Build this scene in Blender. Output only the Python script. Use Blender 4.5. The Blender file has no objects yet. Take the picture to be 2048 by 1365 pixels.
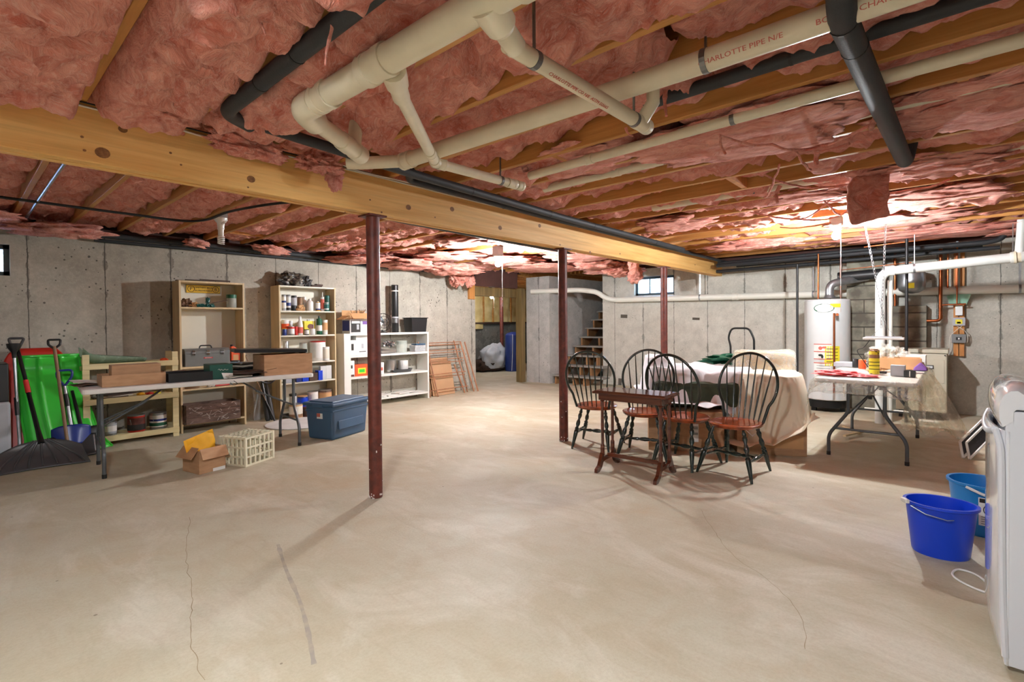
import bpy, bmesh, math, random
from mathutils import Vector, Matrix, noise
random.seed(7)
SC = bpy.context.scene
COL = SC.collection
PI = math.pi
# ---------------------------------------------------------------- camera, world, exposure
F, YAW, PIT, ROL, SH, CH = 1006.76, .841426, .0147165, -.0083035, 20.9, 1.30
cy, sy = math.cos(YAW), math.sin(YAW); cp, sp = math.cos(PIT), math.sin(PIT); cr, sr = math.cos(ROL), math.sin(ROL)
MC = Matrix(((cr, -sr, 0), (sr, cr, 0), (0, 0, 1))) @ Matrix(((1, 0, 0), (0, cp, -sp), (0, sp, cp))) @ Matrix(((cy, -sy, 0), (0, 0, -1), (sy, cy, 0)))
cam = bpy.data.cameras.new('camera'); cam.sensor_width = 36; cam.lens = F / 2048 * 36; cam.shift_y = -SH / 2048
cam.clip_start = .05; cam.clip_end = 60
camo = bpy.data.objects.new('camera', cam); COL.objects.link(camo)
camo.matrix_world = Matrix.Translation((0, 0, CH)) @ Matrix((MC[0], -MC[1], -MC[2])).transposed().to_4x4()
SC.camera = camo
def P(u, v, x=None, y=None, z=None):
    """point of the place seen at u,v on the plane x=, y= or z="""
    d = MC.transposed() @ Vector(((u - 1024) / F, (v - 682.5 + SH) / F, 1))
    t = x / d.x if x is not None else y / d.y if y is not None else (z - CH) / d.z
    return Vector((0, 0, CH)) + d * t
w = bpy.data.worlds.new('world'); SC.world = w; w.use_nodes = True
wn = w.node_tree.nodes; wl = w.node_tree.links
sky = wn.new('ShaderNodeTexSky'); sky.sky_type = 'NISHITA'; sky.sun_elevation = math.radians(32); sky.sun_rotation = math.radians(200); sky.sun_disc = False
wl.new(sky.outputs[0], wn['Background'].inputs[0]); wn['Background'].inputs[1].default_value = 7
SC.view_settings.view_transform = 'Standard'; SC.view_settings.look = 'None'; SC.view_settings.gamma = 1; SC.view_settings.use_curve_mapping = False
SC.view_settings.exposure = 0.0
SC.cycles.max_bounces = 8; SC.cycles.diffuse_bounces = 5; SC.cycles.caustics_reflective = False; SC.cycles.caustics_refractive = False
BULB_W = dict(far=300, right=245, near=480, back=60)

# ---------------------------------------------------------------- materials
def lin(c):
    if isinstance(c, (int, float)): c = (c, c, c)
    return tuple((x / 255 / 12.92) if x / 255 <= .04045 else ((x / 255 + .055) / 1.055) ** 2.4 for x in c) + (1,)
MATS = {}
class NT:
    def __init__(s, name):
        s.m = bpy.data.materials.new(name); s.m.use_nodes = True; s.t = s.m.node_tree; s.n = s.t.nodes
        s.b = s.n['Principled BSDF']; MATS[name] = s.m
    def new(s, typ, **k):
        o = s.n.new('ShaderNode' + typ)
        for a, v in k.items():
            if a in o.inputs: s.set(o.inputs[a], v)
            else: setattr(o, a, v)
        return o
    def set(s, i, v):
        if isinstance(v, bpy.types.NodeSocket): s.t.links.new(v, i)
        else: i.default_value = v
    def math(s, op, a, b=0., c=0., clamp=False):
        o = s.n.new('ShaderNodeMath'); o.operation = op; o.use_clamp = clamp
        s.set(o.inputs[0], a); s.set(o.inputs[1], b); s.set(o.inputs[2], c); return o.outputs[0]
    def mix(s, f, a, b):
        o = s.n.new('ShaderNodeMix'); o.data_type = 'RGBA'; s.set(o.inputs[0], f); s.set(o.inputs[6], a); s.set(o.inputs[7], b); return o.outputs[2]
    def ramp(s, f, lo, hi):
        o = s.n.new('ShaderNodeMapRange'); s.set(o.inputs[0], f); o.inputs[1].default_value = lo; o.inputs[2].default_value = hi; return o.outputs[0]
    def coord(s, kind='Object', scale=(1, 1, 1)):
        if kind == 'World': src = s.new('NewGeometry').outputs['Position']
        else: src = s.new('TexCoord').outputs[kind]
        mp = s.n.new('ShaderNodeMapping'); s.set(mp.inputs[0], src); mp.inputs['Scale'].default_value = scale; return mp.outputs[0]
    def noise(s, vec, sc, det=4, rough=.55, dist=0):
        o = s.n.new('ShaderNodeTexNoise'); s.set(o.inputs['Vector'], vec); o.inputs['Scale'].default_value = sc
        o.inputs['Detail'].default_value = det; o.inputs['Roughness'].default_value = rough; o.inputs['Distortion'].default_value = dist; return o.outputs[0]
    def bump(s, h, st, d=.01, nrm=None):
        o = s.n.new('ShaderNodeBump'); s.set(o.inputs['Height'], h); o.inputs['Strength'].default_value = st; o.inputs['Distance'].default_value = d
        if nrm: s.set(o.inputs['Normal'], nrm)
        return o.outputs[0]
def mat(name, col, rough=.5, metal=0., var=.12, vs=6., bump=0., bs=60., col2=None, scale=(1, 1, 1), lo=.35, hi=.65, emit=0, trans=0., ior=1.45, alpha=1., coat=0., sss=0., sheen=0., kind='Object'):
    if name in MATS: return MATS[name]
    t = NT(name); c = lin(col); c2 = lin(col2) if col2 is not None else tuple(x * (1 - var) for x in c[:3]) + (1,)
    vec = t.coord(kind, scale)
    t.set(t.b.inputs['Base Color'], t.mix(t.ramp(t.noise(vec, vs), lo, hi), c, c2))
    t.b.inputs['Roughness'].default_value = rough; t.b.inputs['Metallic'].default_value = metal
    if bump: t.set(t.b.inputs['Normal'], t.bump(t.noise(vec, bs), bump, .004))
    if emit:
        t.b.inputs['Emission Color'].default_value = c; t.b.inputs['Emission Strength'].default_value = emit
    if trans: t.b.inputs['Transmission Weight'].default_value = trans; t.b.inputs['IOR'].default_value = ior
    if alpha < 1: t.b.inputs['Alpha'].default_value = alpha
    if coat: t.b.inputs['Coat Weight'].default_value = coat
    if sheen: t.b.inputs['Sheen Weight'].default_value = sheen
    return t.m
def concrete(name, base, dark, axis, off, pit=1.0, seam=1.0):
    t = NT(name); p = t.coord('World'); xyz = t.new('SeparateXYZ', Vector=p)
    ax = xyz.outputs[axis]
    big = t.ramp(t.noise(p, .9, 5, .6), .3, .7); med = t.ramp(t.noise(p, 6, 6, .65), .32, .7)
    fine = t.noise(p, 45, 4, .7)
    c = t.mix(t.math('MULTIPLY', big, .6), lin(base), lin(dark))
    c = t.mix(t.math('MULTIPLY', med, .42), c, lin([x * .72 for x in dark]))
    c = t.mix(t.math('MULTIPLY', t.ramp(fine, .45, .75), .35), c, lin([min(255, x * 1.12) for x in base]))
    vo = t.n.new('ShaderNodeTexVoronoi'); t.set(vo.inputs['Vector'], p); vo.inputs['Scale'].default_value = 17
    pits = t.math('LESS_THAN', vo.outputs['Distance'], t.math('MULTIPLY', t.ramp(t.noise(p, 3.1, 3), .36, .72), .2 * pit))
    c = t.mix(t.math('MULTIPLY', pits, .75), c, lin([x * .35 for x in dark]))
    # form-board joints with leaked, darker grout beside them
    wob = t.math('MULTIPLY', t.math('SUBTRACT', t.noise(p, 7, 4), .5), .02)
    m = t.math('ABSOLUTE', t.math('SUBTRACT', t.math('FRACT', t.math('ADD', t.math('DIVIDE', t.math('ADD', t.math('SUBTRACT', ax, off), wob), .64), 100.5)), .5))
    m = t.math('MULTIPLY', m, .64)
    line = t.math('LESS_THAN', m, .0045)
    leak = t.math('MULTIPLY', t.math('LESS_THAN', m, t.math('MULTIPLY', t.ramp(t.noise(p, 2.3, 5, .7), .5, .8), .07)), .55)
    c = t.mix(t.math('MULTIPLY', leak, seam), c, lin([x * .62 for x in dark]))
    c = t.mix(t.math('MULTIPLY', line, .75 * seam), c, lin([x * .38 for x in dark]))
    t.set(t.b.inputs['Base Color'], c); t.b.inputs['Roughness'].default_value = .93
    h = t.math('SUBTRACT', t.math('ADD', t.math('MULTIPLY', med, .5), t.math('MULTIPLY', fine, .6)), t.math('ADD', pits, t.math('MULTIPLY', line, 1.5)))
    t.set(t.b.inputs['Normal'], t.bump(h, .5, .006)); return t.m
concrete('wall_concrete_left', (190, 184, 171), (154, 148, 136), 0, .56, 1.1)
concrete('wall_concrete_back', (205, 202, 192), (180, 177, 166), 1, 4.74, .7)
concrete('wall_concrete_pale', (196, 194, 190), (160, 158, 154), 1, 6.85, .9)
def floor_mat():
    t = NT('floor_concrete'); p = t.coord('World'); a = t.ramp(t.noise(p, .55, 6, .6, .6), .32, .68); b = t.ramp(t.noise(p, 2.6, 6, .62, 1.2), .35, .7); f = t.noise(p, 70, 5, .7)
    c = t.mix(a, lin((197, 192, 172)), lin((183, 175, 151)))
    c = t.mix(t.math('MULTIPLY', b, .45), c, lin((170, 152, 122)))
    rust = t.math('MULTIPLY', t.ramp(t.noise(p, .8, 5, .7, .4), .54, .76), .5)
    c = t.mix(rust, c, lin((190, 158, 118)))
    pale = t.math('MULTIPLY', t.ramp(t.noise(t.coord('World', (1.3, .7, 1)), 1.7, 5, .65, .8), .50, .66), .6)
    c = t.mix(pale, c, lin((214, 207, 190)))
    sw = t.noise(t.coord('World', (3, .6, 1)), 3.5, 5, .6, 1.5)
    c = t.mix(t.math('MULTIPLY', t.ramp(sw, .5, .8), .28), c, lin((160, 140, 114)))
    c = t.mix(t.math('MULTIPLY', t.ramp(f, .42, .72), .25), c, lin((150, 132, 108)))
    vo = t.n.new('ShaderNodeTexVoronoi'); t.set(vo.inputs['Vector'], p); vo.inputs['Scale'].default_value = 3.2
    sp_ = t.math('LESS_THAN', vo.outputs['Distance'], .025)
    c = t.mix(t.math('MULTIPLY', sp_, .6), c, lin((95, 78, 62)))
    t.set(t.b.inputs['Base Color'], c); t.set(t.b.inputs['Roughness'], t.math('ADD', .5, t.math('MULTIPLY', a, .25)))
    t.b.inputs['Specular IOR Level'].default_value = .35
    t.set(t.b.inputs['Normal'], t.bump(t.math('ADD', f, t.math('MULTIPLY', b, .6)), .4, .005)); return t.m
floor_mat()
def wood(name, c1, c2, rough=.55, axis=0, sc=1., coat=0., knots=False):
    t = NT(name); s = [14, 14, 14]; s[axis] = .9; s2 = [46, 46, 46]; s2[axis] = 1.6
    g = t.noise(t.coord('Object', tuple(x * sc for x in s)), 1.0, 4, .6, .9); g2 = t.noise(t.coord('Object', tuple(x * sc for x in s2)), 1.0, 3, .6)
    c = t.mix(t.ramp(g, .32, .68), lin(c1), lin(c2)); c = t.mix(t.math('MULTIPLY', t.ramp(g2, .45, .75), .3), c, lin([x * .72 for x in c2]))
    t.set(t.b.inputs['Base Color'], c); t.b.inputs['Roughness'].default_value = rough; t.b.inputs['Coat Weight'].default_value = coat
    t.set(t.b.inputs['Normal'], t.bump(g2, .18, .003)); return t.m
wood('wood_joist', (205, 150, 84), (176, 118, 58), axis=1)
wood('wood_beam', (240, 196, 124), (222, 166, 92), axis=0)
wood('wood_stub', (215, 150, 84), (190, 122, 62), axis=2)
wood('wood_post_green', (140, 118, 74), (108, 90, 56), axis=2)
wood('wood_tread', (150, 146, 140), (122, 118, 113), axis=1)
wood('wood_stair', (170, 126, 84), (130, 92, 58), axis=2)
wood('wood_birch', (222, 200, 160), (206, 180, 138), axis=2, sc=.6)
wood('wood_rack', (228, 214, 168), (212, 194, 144), axis=0, sc=.7)
wood('wood_seat', (168, 74, 30), (112, 42, 16), .22, axis=0, sc=.8, coat=.6)
wood('wood_mahogany', (108, 54, 32), (72, 32, 20), .24, axis=1, coat=.5)
wood('wood_drying', (176, 124, 92), (146, 98, 68), axis=2)
wood('wood_dark', (84, 60, 48), (56, 40, 32), .7, axis=0)
def fibre():
    t = NT('fibreglass'); o = t.coord('World'); w1 = t.noise(o, 3.0, 4, .6); vec = t.new('VectorMath', operation='ADD')
    t.set(vec.inputs[0], o); nz = t.n.new('ShaderNodeTexNoise'); t.set(nz.inputs['Vector'], o); nz.inputs['Scale'].default_value = 5
    sc = t.new('VectorMath', operation='SCALE'); t.set(sc.inputs[0], nz.outputs['Color']); sc.inputs['Scale'].default_value = .22; t.set(vec.inputs[1], sc.outputs[0])
    mp = t.n.new('ShaderNodeMapping'); t.set(mp.inputs[0], vec.outputs[0]); mp.inputs['Scale'].default_value = (1.2, .55, 1.2)
    f1 = t.noise(mp.outputs[0], 9, 7, .68, .8)
    mp2 = t.n.new('ShaderNodeMapping'); t.set(mp2.inputs[0], vec.outputs[0]); mp2.inputs['Scale'].default_value = (3.5, .7, 3.5); mp2.inputs['Rotation'].default_value = (0, 0, .5)
    f2 = t.noise(mp2.outputs[0], 24, 6, .7, .5)
    c = t.mix(t.ramp(f1, .30, .62), lin((196, 88, 70)), lin((245, 174, 156)))
    c = t.mix(t.math('MULTIPLY', t.ramp(f2, .5, .78), .6), c, lin((255, 230, 220)))
    c = t.mix(t.math('MULTIPLY', t.ramp(w1, .52, .8), .5), c, lin((216, 112, 88)))
    t.set(t.b.inputs['Base Color'], c); t.b.inputs['Roughness'].default_value = .95; t.b.inputs['Specular IOR Level'].default_value = .15
    t.b.inputs['Sheen Weight'].default_value = .35; t.b.inputs['Sheen Tint'].default_value = lin((255, 215, 205))
    n1 = t.bump(f1, .75, .05); t.set(t.b.inputs['Normal'], t.bump(f2, .6, .018, n1)); return t.m
fibre()
M = mat
M('pvc', (226, 217, 192), .35, var=.08, vs=9); M('pvc_white', (232, 230, 220), .35, var=.05)
M('pvc_white_grey', (214, 216, 212), .35, var=.05)
M('foam_black', (44, 46, 50), .6, var=.25, bump=.3, bs=120); M('pipe_black', (34, 34, 36), .45, var=.2)
M('steel_strap', (128, 128, 128), .4, .8); M('copper', (176, 100, 62), .32, .9, var=.4); M('galvanised', (178, 182, 186), .35, .85, var=.2, vs=14)
M('rust_paint', (112, 50, 38), .5, col2=(78, 36, 28), vs=16, bump=.2, bs=80)
M('cable_white', (222, 218, 206), .5); M('cable_yellow', (222, 172, 50), .5); M('cable_black', (28, 27, 28), .55)
M('knot', (150, 104, 62), .6, col2=(116, 76, 44), vs=60); M('red_print', (206, 104, 88), .6); M('white', (232, 230, 226), .45, var=.04)
M('grey_box', (176, 178, 184), .5)
M('black_plastic', (30, 30, 32), .35, var=.1); M('black_metal', (26, 27, 28), .4, .3); M('chrome', (205, 207, 210), .15, 1., var=.1)
M('grey_metal', (98, 102, 106), .38, .5, var=.1); M('dark_gap', (30, 24, 20), .9)
M('green_black', (26, 40, 34), .22, var=.2, coat=.5)
M('table_white', (222, 219, 214), .5, var=.05, vs=3)
M('card', (186, 146, 110), .8, col2=(170, 130, 96), vs=7, scale=(1, 1, 4)); M('card_light', (206, 160, 112), .8, var=.1); M('card_inside', (150, 104, 66), .85)
M('card_orange', (188, 148, 110), .75, var=.08)
M('snow_green', (62, 206, 62), .3, var=.1, vs=3); M('snow_red', (196, 48, 34), .35); M('snow_blue', (30, 52, 128), .3)
M('snow_black', (74, 74, 76), .36, var=.12)
M('bin_blue', (62, 92, 122), .4, var=.06); M('bucket_blue', (16, 66, 210), .32, var=.04); M('bucket_cyan', (24, 128, 200), .35)
M('yellow_env', (240, 176, 34), .5, var=.12, vs=9); M('crate_cream', (228, 222, 196), .5, var=.06)
M('white_disc', (226, 224, 220), .7); M('laminate_cream', (226, 220, 204), .5, var=.03)
M('shelf_white', (232, 230, 224), .4, var=.03); M('sign_yellow', (232, 182, 34), .5, var=.05); M('ink', (30, 24, 20), .6)
M('toolbox_grey', (122, 124, 122), .4, .3, var=.08); M('orange', (236, 92, 44), .4); M('red', (200, 44, 38), .45)
M('crate_brown', (112, 88, 76), .8, col2=(74, 52, 42), vs=10, scale=(1, 3, 3), bump=.4); M('paint_splash', (190, 180, 170), .7)
M('heater_grey', (206, 208, 208), .35, var=.03); M('boiler_beige', (190, 184, 164), .5, var=.04); M('yellow_label', (238, 222, 50), .5)
M('block', (150, 146, 130), .92, col2=(98, 94, 84), vs=5, bump=.6, bs=40, kind='World'); M('mortar', (88, 84, 76), .95, bump=.6)
M('cloth_white', (236, 232, 236), .85, var=.04, bump=.15, bs=200, sheen=.2); M('cloth_cream', (232, 220, 198), .85, var=.06, bump=.15, bs=200)
M('green_cloth', (62, 70, 50), .8, col2=(44, 52, 38), bump=.3, bs=30); M('tarp_green', (20, 92, 66), .45, var=.3, vs=9)
M('tarp_blue', (28, 48, 112), .5, var=.2, vs=6); M('washer_white', (205, 208, 214), .3, var=.01); M('washer_gloss', (214, 216, 220), .12, var=.02, coat=.8)
M('rug', (34, 22, 16), .9, bump=.8, bs=90, col2=(64, 40, 24), vs=50)
M('lamp_white', (240, 240, 238), .4); M('porcelain', (236, 234, 228), .3)
M('red_bag', (226, 76, 80), .35, col2=(240, 150, 150), vs=22); M('purple', (120, 82, 158), .6); M('black_bag', (36, 35, 36), .3, col2=(122, 116, 104), vs=20, lo=.45, hi=.6)
M('spray_yellow', (226, 206, 40), .4, col2=(60, 60, 30), vs=26, lo=.55, hi=.6); M('brown_cap', (142, 108, 78), .5)
M('steel_pan', (190, 190, 190), .28, .9, var=.2); M('grey_pan', (96, 98, 100), .45, .4); M('insul_kraft', (226, 206, 150), .7, col2=(200, 172, 108), vs=3.5, bump=.3, bs=8)
M('paper', (226, 220, 206), .8); M('paper_brown', (120, 88, 66), .8, col2=(84, 60, 46), vs=12); M('leaf_green', (30, 92, 66), .5); M('glass_jar', (220, 228, 220), .1, alpha=.45)
M('snow', (235, 240, 248), .8); M('window_frame', (44, 66, 78), .5); M('window_frame_grey', (84, 92, 92), .6)
M('teal', (26, 98, 92), .35, var=.3, vs=30); M('green_box', (16, 78, 66), .5); M('brick_red', (150, 76, 60), .85); M('rim_brown', (92, 60, 54), .8, var=.2)
def film(name, col, rough, fac):
    t = NT(name); o = t.n.new('ShaderNodeMixShader'); tr = t.n.new('ShaderNodeBsdfTransparent'); tr.inputs[0].default_value = lin(col)
    p = t.coord('Object'); n = t.noise(p, 16, 5, .65, 1.4)
    t.b.inputs['Base Color'].default_value = lin(col); t.b.inputs['Roughness'].default_value = rough; t.set(t.b.inputs['Normal'], t.bump(n, .35, .01))
    t.set(o.inputs[0], t.math('ADD', fac, t.math('MULTIPLY', t.ramp(n, .5, .75), .3))); t.t.links.new(tr.outputs[0], o.inputs[1]); t.t.links.new(t.b.outputs[0], o.inputs[2])
    t.t.links.new(o.outputs[0], t.n['Material Output'].inputs[0]); return t.m
film('plastic_sheet', (248, 246, 240), .14, .22); film('plastic_thick', (246, 240, 226), .16, .30); film('pane_glass', (232, 242, 250), .08, .08)
film('screen_mesh', (70, 72, 76), .5, .7); film('green_glass', (178, 200, 178), .15, .45); film('fibre_web', (255, 225, 215), .8, .35); film('clear_box', (222, 224, 226), .2, .5)
MATS['fibre_web'].node_tree.nodes['Principled BSDF'].inputs['Roughness'].default_value = .9

# ---------------------------------------------------------------- mesh builder
class MB:
    def __init__(s): s.v = []; s.f = []; s.k = []; s.mi = 0
    def add(s, v, f):
        n = len(s.v); s.v += [Vector(p) for p in v]; s.f += [tuple(i + n for i in q) for q in f]; s.k += [s.mi] * len(f); return s
    def box(s, c, d, r=(0, 0, 0), top=1.0, topy=None):
        R = Matrix.Rotation(r[2], 3, 'Z') @ Matrix.Rotation(r[1], 3, 'Y') @ Matrix.Rotation(r[0], 3, 'X'); c = Vector(c); ty = top if topy is None else topy
        v = []
        for z in (-.5, .5):
            for x, y in ((-.5, -.5), (.5, -.5), (.5, .5), (-.5, .5)):
                kx, ky = (top, ty) if z > 0 else (1, 1); v.append(c + R @ Vector((x * d[0] * kx, y * d[1] * ky, z * d[2])))
        return s.add(v, [(3, 2, 1, 0), (4, 5, 6, 7), (0, 1, 5, 4), (1, 2, 6, 5), (2, 3, 7, 6), (3, 0, 4, 7)])
    def b2(s, x0, x1, y0, y1, z0, z1): return s.box(((x0 + x1) / 2, (y0 + y1) / 2, (z0 + z1) / 2), (abs(x1 - x0), abs(y1 - y0), abs(z1 - z0)))
    def tube(s, pts, r, n=10, cap=True, closed=False):
        pts = [Vector(p) for p in pts]; m = len(pts); rr = r if isinstance(r, (list, tuple)) else [r] * m
        up = None; v = []
        for i, p in enumerate(pts):
            a = pts[(i - 1) % m] if (closed or i > 0) else p; b = pts[(i + 1) % m] if (closed or i < m - 1) else p
            t = (b - a).normalized()
            if up is None: up = t.orthogonal().normalized()
            else:
                up = up - t * up.dot(t); up = up.normalized() if up.length > 1e-6 else t.orthogonal().normalized()
            w_ = t.cross(up)
            v += [p + (up * math.cos(2 * PI * k / n) + w_ * math.sin(2 * PI * k / n)) * rr[i] for k in range(n)]
        f = []
        for i in range(m if closed else m - 1):
            for k in range(n):
                a, b = i * n + k, i * n + (k + 1) % n; c, d = ((i + 1) % m) * n + (k + 1) % n, ((i + 1) % m) * n + k; f.append((a, b, c, d))
        if cap and not closed: f += [tuple(range(n))[::-1], tuple((m - 1) * n + k for k in range(n))]
        return s.add(v, f)
    def lathe(s, prof, c=(0, 0, 0), n=20, sx=1, sy=1, R=None):
        c = Vector(c); v = []
        for r, z in prof:
            for k in range(n):
                a = 2 * PI * k / n; q = Vector((r * math.cos(a) * sx, r * math.sin(a) * sy, z)); v.append(c + (R @ q if R else q))
        m = len(prof); f = [(i * n + k, i * n + (k + 1) % n, (i + 1) * n + (k + 1) % n, (i + 1) * n + k) for i in range(m - 1) for k in range(n)]
        if prof[0][0] > 1e-4: f.append(tuple(range(n))[::-1])
        if prof[-1][0] > 1e-4: f.append(tuple((m - 1) * n + k for k in range(n)))
        return s.add(v, f)
    def turned(s, p0, p1, prof, n=12):
        p0, p1 = Vector(p0), Vector(p1); return s.tube([p0.lerp(p1, t) for t, r in prof], [r for t, r in prof], n)
    def grid(s, nx, ny, fn):
        v = [fn(i / nx, j / ny) for j in range(ny + 1) for i in range(nx + 1)]
        f = [(j * (nx + 1) + i, j * (nx + 1) + i + 1, (j + 1) * (nx + 1) + i + 1, (j + 1) * (nx + 1) + i) for j in range(ny) for i in range(nx)]
        return s.add(v, f)
    def prism(s, out, z0, z1, R=None, c=(0, 0, 0)):
        n = len(out); c = Vector(c); v = [Vector((x, y, z)) for z in (z0, z1) for x, y in out]; v = [c + (R @ q if R else q) for q in v]
        return s.add(v, [tuple(range(n))[::-1], tuple(range(n, 2 * n))] + [(i, (i + 1) % n, n + (i + 1) % n, n + i) for i in range(n)])
    def blob(s, c, d, amp=.25, fr=2.5, sub=3, rz=0, seed=0, flat=False, R=None):
        bm = bmesh.new(); bmesh.ops.create_icosphere(bm, subdivisions=sub, radius=1); c = Vector(c); R = R or Matrix.Rotation(rz, 3, 'Z'); v = []
        for q in bm.verts:
            p = q.co.copy(); o = Vector((seed * 3.1, seed * 1.7, seed)); k = 1 + amp * (noise.fractal(p * fr + o, .8, 2.1, 4) * 1.1)
            p = p * k; p = Vector((p.x * d[0], p.y * d[1], p.z * d[2]))
            if flat and p.z < -d[2] * .55: p.z = -d[2] * .55
            v.append(c + R @ p)
        f = [tuple(x.index for x in q.verts) for q in bm.faces]; bm.free(); return s.add(v, f)
    def obj(s, name, m, par=None, smooth=False, bevel=0, sub=0, solid=0, world=False, ang=40):
        me = bpy.data.meshes.new(name); v = s.v
        if par is None:
            xs = [p.x for p in v]; ys = [p.y for p in v]; zs = [p.z for p in v]; o = Vector(((min(xs) + max(xs)) / 2, (min(ys) + max(ys)) / 2, min(zs)))
        elif world:
            o = Vector(par.location); q = par.parent
            while q: o += q.location; q = q.parent
        else: o = Vector((0, 0, 0))
        me.from_pydata([p - o for p in v], [], s.f)
        for q in (m if isinstance(m, (list, tuple)) else [m]): me.materials.append(MATS[q])
        if isinstance(m, (list, tuple)): me.polygons.foreach_set('material_index', s.k)
        if smooth:
            me.polygons.foreach_set('use_smooth', [True] * len(me.polygons)); me.set_sharp_from_angle(angle=math.radians(ang))
        me.update(); ob = bpy.data.objects.new(name, me); COL.objects.link(ob)
        if par is None: ob.location = o
        else: ob.parent = par
        if bevel: b = ob.modifiers.new('bevel', 'BEVEL'); b.width = bevel; b.segments = 2; b.limit_method = 'ANGLE'
        if sub: b = ob.modifiers.new('subdivision', 'SUBSURF'); b.levels = b.render_levels = sub
        if solid: b = ob.modifiers.new('solidify', 'SOLIDIFY'); b.thickness = solid; b.offset = 0
        return ob
def tag(o, label, cat, group=None):
    o['label'] = label; o['category'] = cat
    if group: o['group'] = group
    return o
def thing(name, label, cat, loc=(0, 0, 0), rz=0, group=None):
    o = bpy.data.objects.new(name, None); COL.objects.link(o); o.empty_display_size = .1; o.location = loc; o.rotation_euler = (0, 0, rz); return tag(o, label, cat, group)
def dup(root, loc, rz, label, group=None):
    r = root.copy(); COL.objects.link(r); r.location = loc; r.rotation_euler = (0, 0, rz); tag(r, label, root['category'], group)
    for ch in list(root.children):
        c = ch.copy(); COL.objects.link(c); c.parent = r
        for g in list(ch.children): d = g.copy(); COL.objects.link(d); d.parent = c
    return r
def struct(o): o['kind'] = 'structure'; return o
def bez(pts, n=8):
    """smooth curve through points"""
    p = [Vector(q) for q in pts]; out = []
    for i in range(len(p) - 1):
        a = p[max(i - 1, 0)]; b = p[i]; c = p[i + 1]; d = p[min(i + 2, len(p) - 1)]
        for k in range(n):
            t = k / n; out.append(.5 * ((2 * b) + (c - a) * t + (2 * a - 5 * b + 4 * c - d) * t * t + (3 * b - a - 3 * c + d) * t ** 3))
    return out + [p[-1]]
def bend(pts, r, n=5):
    """polyline with rounded corners"""
    p = [Vector(q) for q in pts]; out = [p[0]]
    for i in range(1, len(p) - 1):
        a = (p[i - 1] - p[i]); b = (p[i + 1] - p[i]); k = min(r, a.length * .49, b.length * .49); a = p[i] + a.normalized() * k; b = p[i] + b.normalized() * k
        for j in range(n + 1): t = j / n; out.append(a * (1 - t) ** 2 + p[i] * 2 * t * (1 - t) + b * t * t)
    return out + [p[-1]]
def text(s, size, m, par, loc, rot, name='lettering', sx=1.0, depth=.0006, align='CENTER'):
    c = bpy.data.curves.new(name, 'FONT'); c.body = s; c.size = size; c.align_x = align; c.align_y = 'CENTER'; c.extrude = depth; c.resolution_u = 2
    t = bpy.data.objects.new(name, c); COL.objects.link(t); dg = bpy.context.evaluated_depsgraph_get(); me = bpy.data.meshes.new_from_object(t.evaluated_get(dg)); bpy.data.objects.remove(t)
    me.materials.clear(); me.materials.append(MATS[m]); o = bpy.data.objects.new(name, me); COL.objects.link(o); o.parent = par; o.location = loc; o.rotation_euler = rot; o.scale = (sx, 1, 1); return o
def text2(s, size, m, par, loc, X, N, name='lettering', **k):
    X = Vector(X).normalized(); N = Vector(N).normalized(); N = (N - X * N.dot(X)).normalized(); Y = N.cross(X)
    e = Matrix((X, Y, N)).transposed().to_euler(); return text(s, size, m, par, loc, e, name, **k)
# ================================================================ the setting
WL, WB = 7.30, 9.23
struct(MB().b2(-1.8, 13.2, -2.3, 10.7, -.12, 0).obj('floor', 'floor_concrete'))
m = MB(); wx0, wx1, wz0, wz1 = -.42, .43, 1.83, 2.15
m.b2(-1.8, wx0, WL, WL + .24, 0, 2.36); m.b2(wx1, 6.86, WL, WL + .24, 0, 2.36); m.b2(wx0, wx1, WL, WL + .24, 0, wz0); m.b2(wx0, wx1, WL, WL + .24, wz1, 2.36); m.b2(6.86, 7.06, WL, WL + .24, 0, 1.78)
wall_left = struct(m.obj('wall_left', 'wall_concrete_left'))
m = MB(); by0, by1, bz0, bz1 = 4.10, 4.93, 1.83, 2.20
m.b2(WB, WB + .25, -2.3, by0, 0, 2.36); m.b2(WB, WB + .25, by1, 5.67, 0, 2.36); m.b2(WB, WB + .25, by0, by1, 0, bz0); m.b2(WB, WB + .25, by0, by1, bz1, 2.36)
wall_back = struct(m.obj('wall_back', 'wall_concrete_back'))
struct(MB().b2(8.54, 12.6, 6.56, 7.2, 0, 2.3).obj('wall_stair', 'wall_concrete_pale'))
struct(MB().b2(-1.8, 13.2, -2.5, -2.3, 0, 2.62).obj('wall_right', 'wall_concrete_back'))
struct(MB().b2(-2.0, -1.8, -2.3, 7.5, 0, 2.62).obj('wall_near', 'wall_concrete_left'))
struct(MB().b2(5.6, 12.9, 10.5, 10.7, 0, 2.62).obj('wall_far', 'wall_concrete_back'))
struct(MB().b2(12.6, 12.9, 5.4, 10.5, 0, 2.62).obj('wall_end', 'wall_concrete_pale'))
struct(MB().b2(5.4, 5.6, 7.54, 10.7, 0, 2.62).obj('wall_side', 'wall_concrete_left'))
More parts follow.
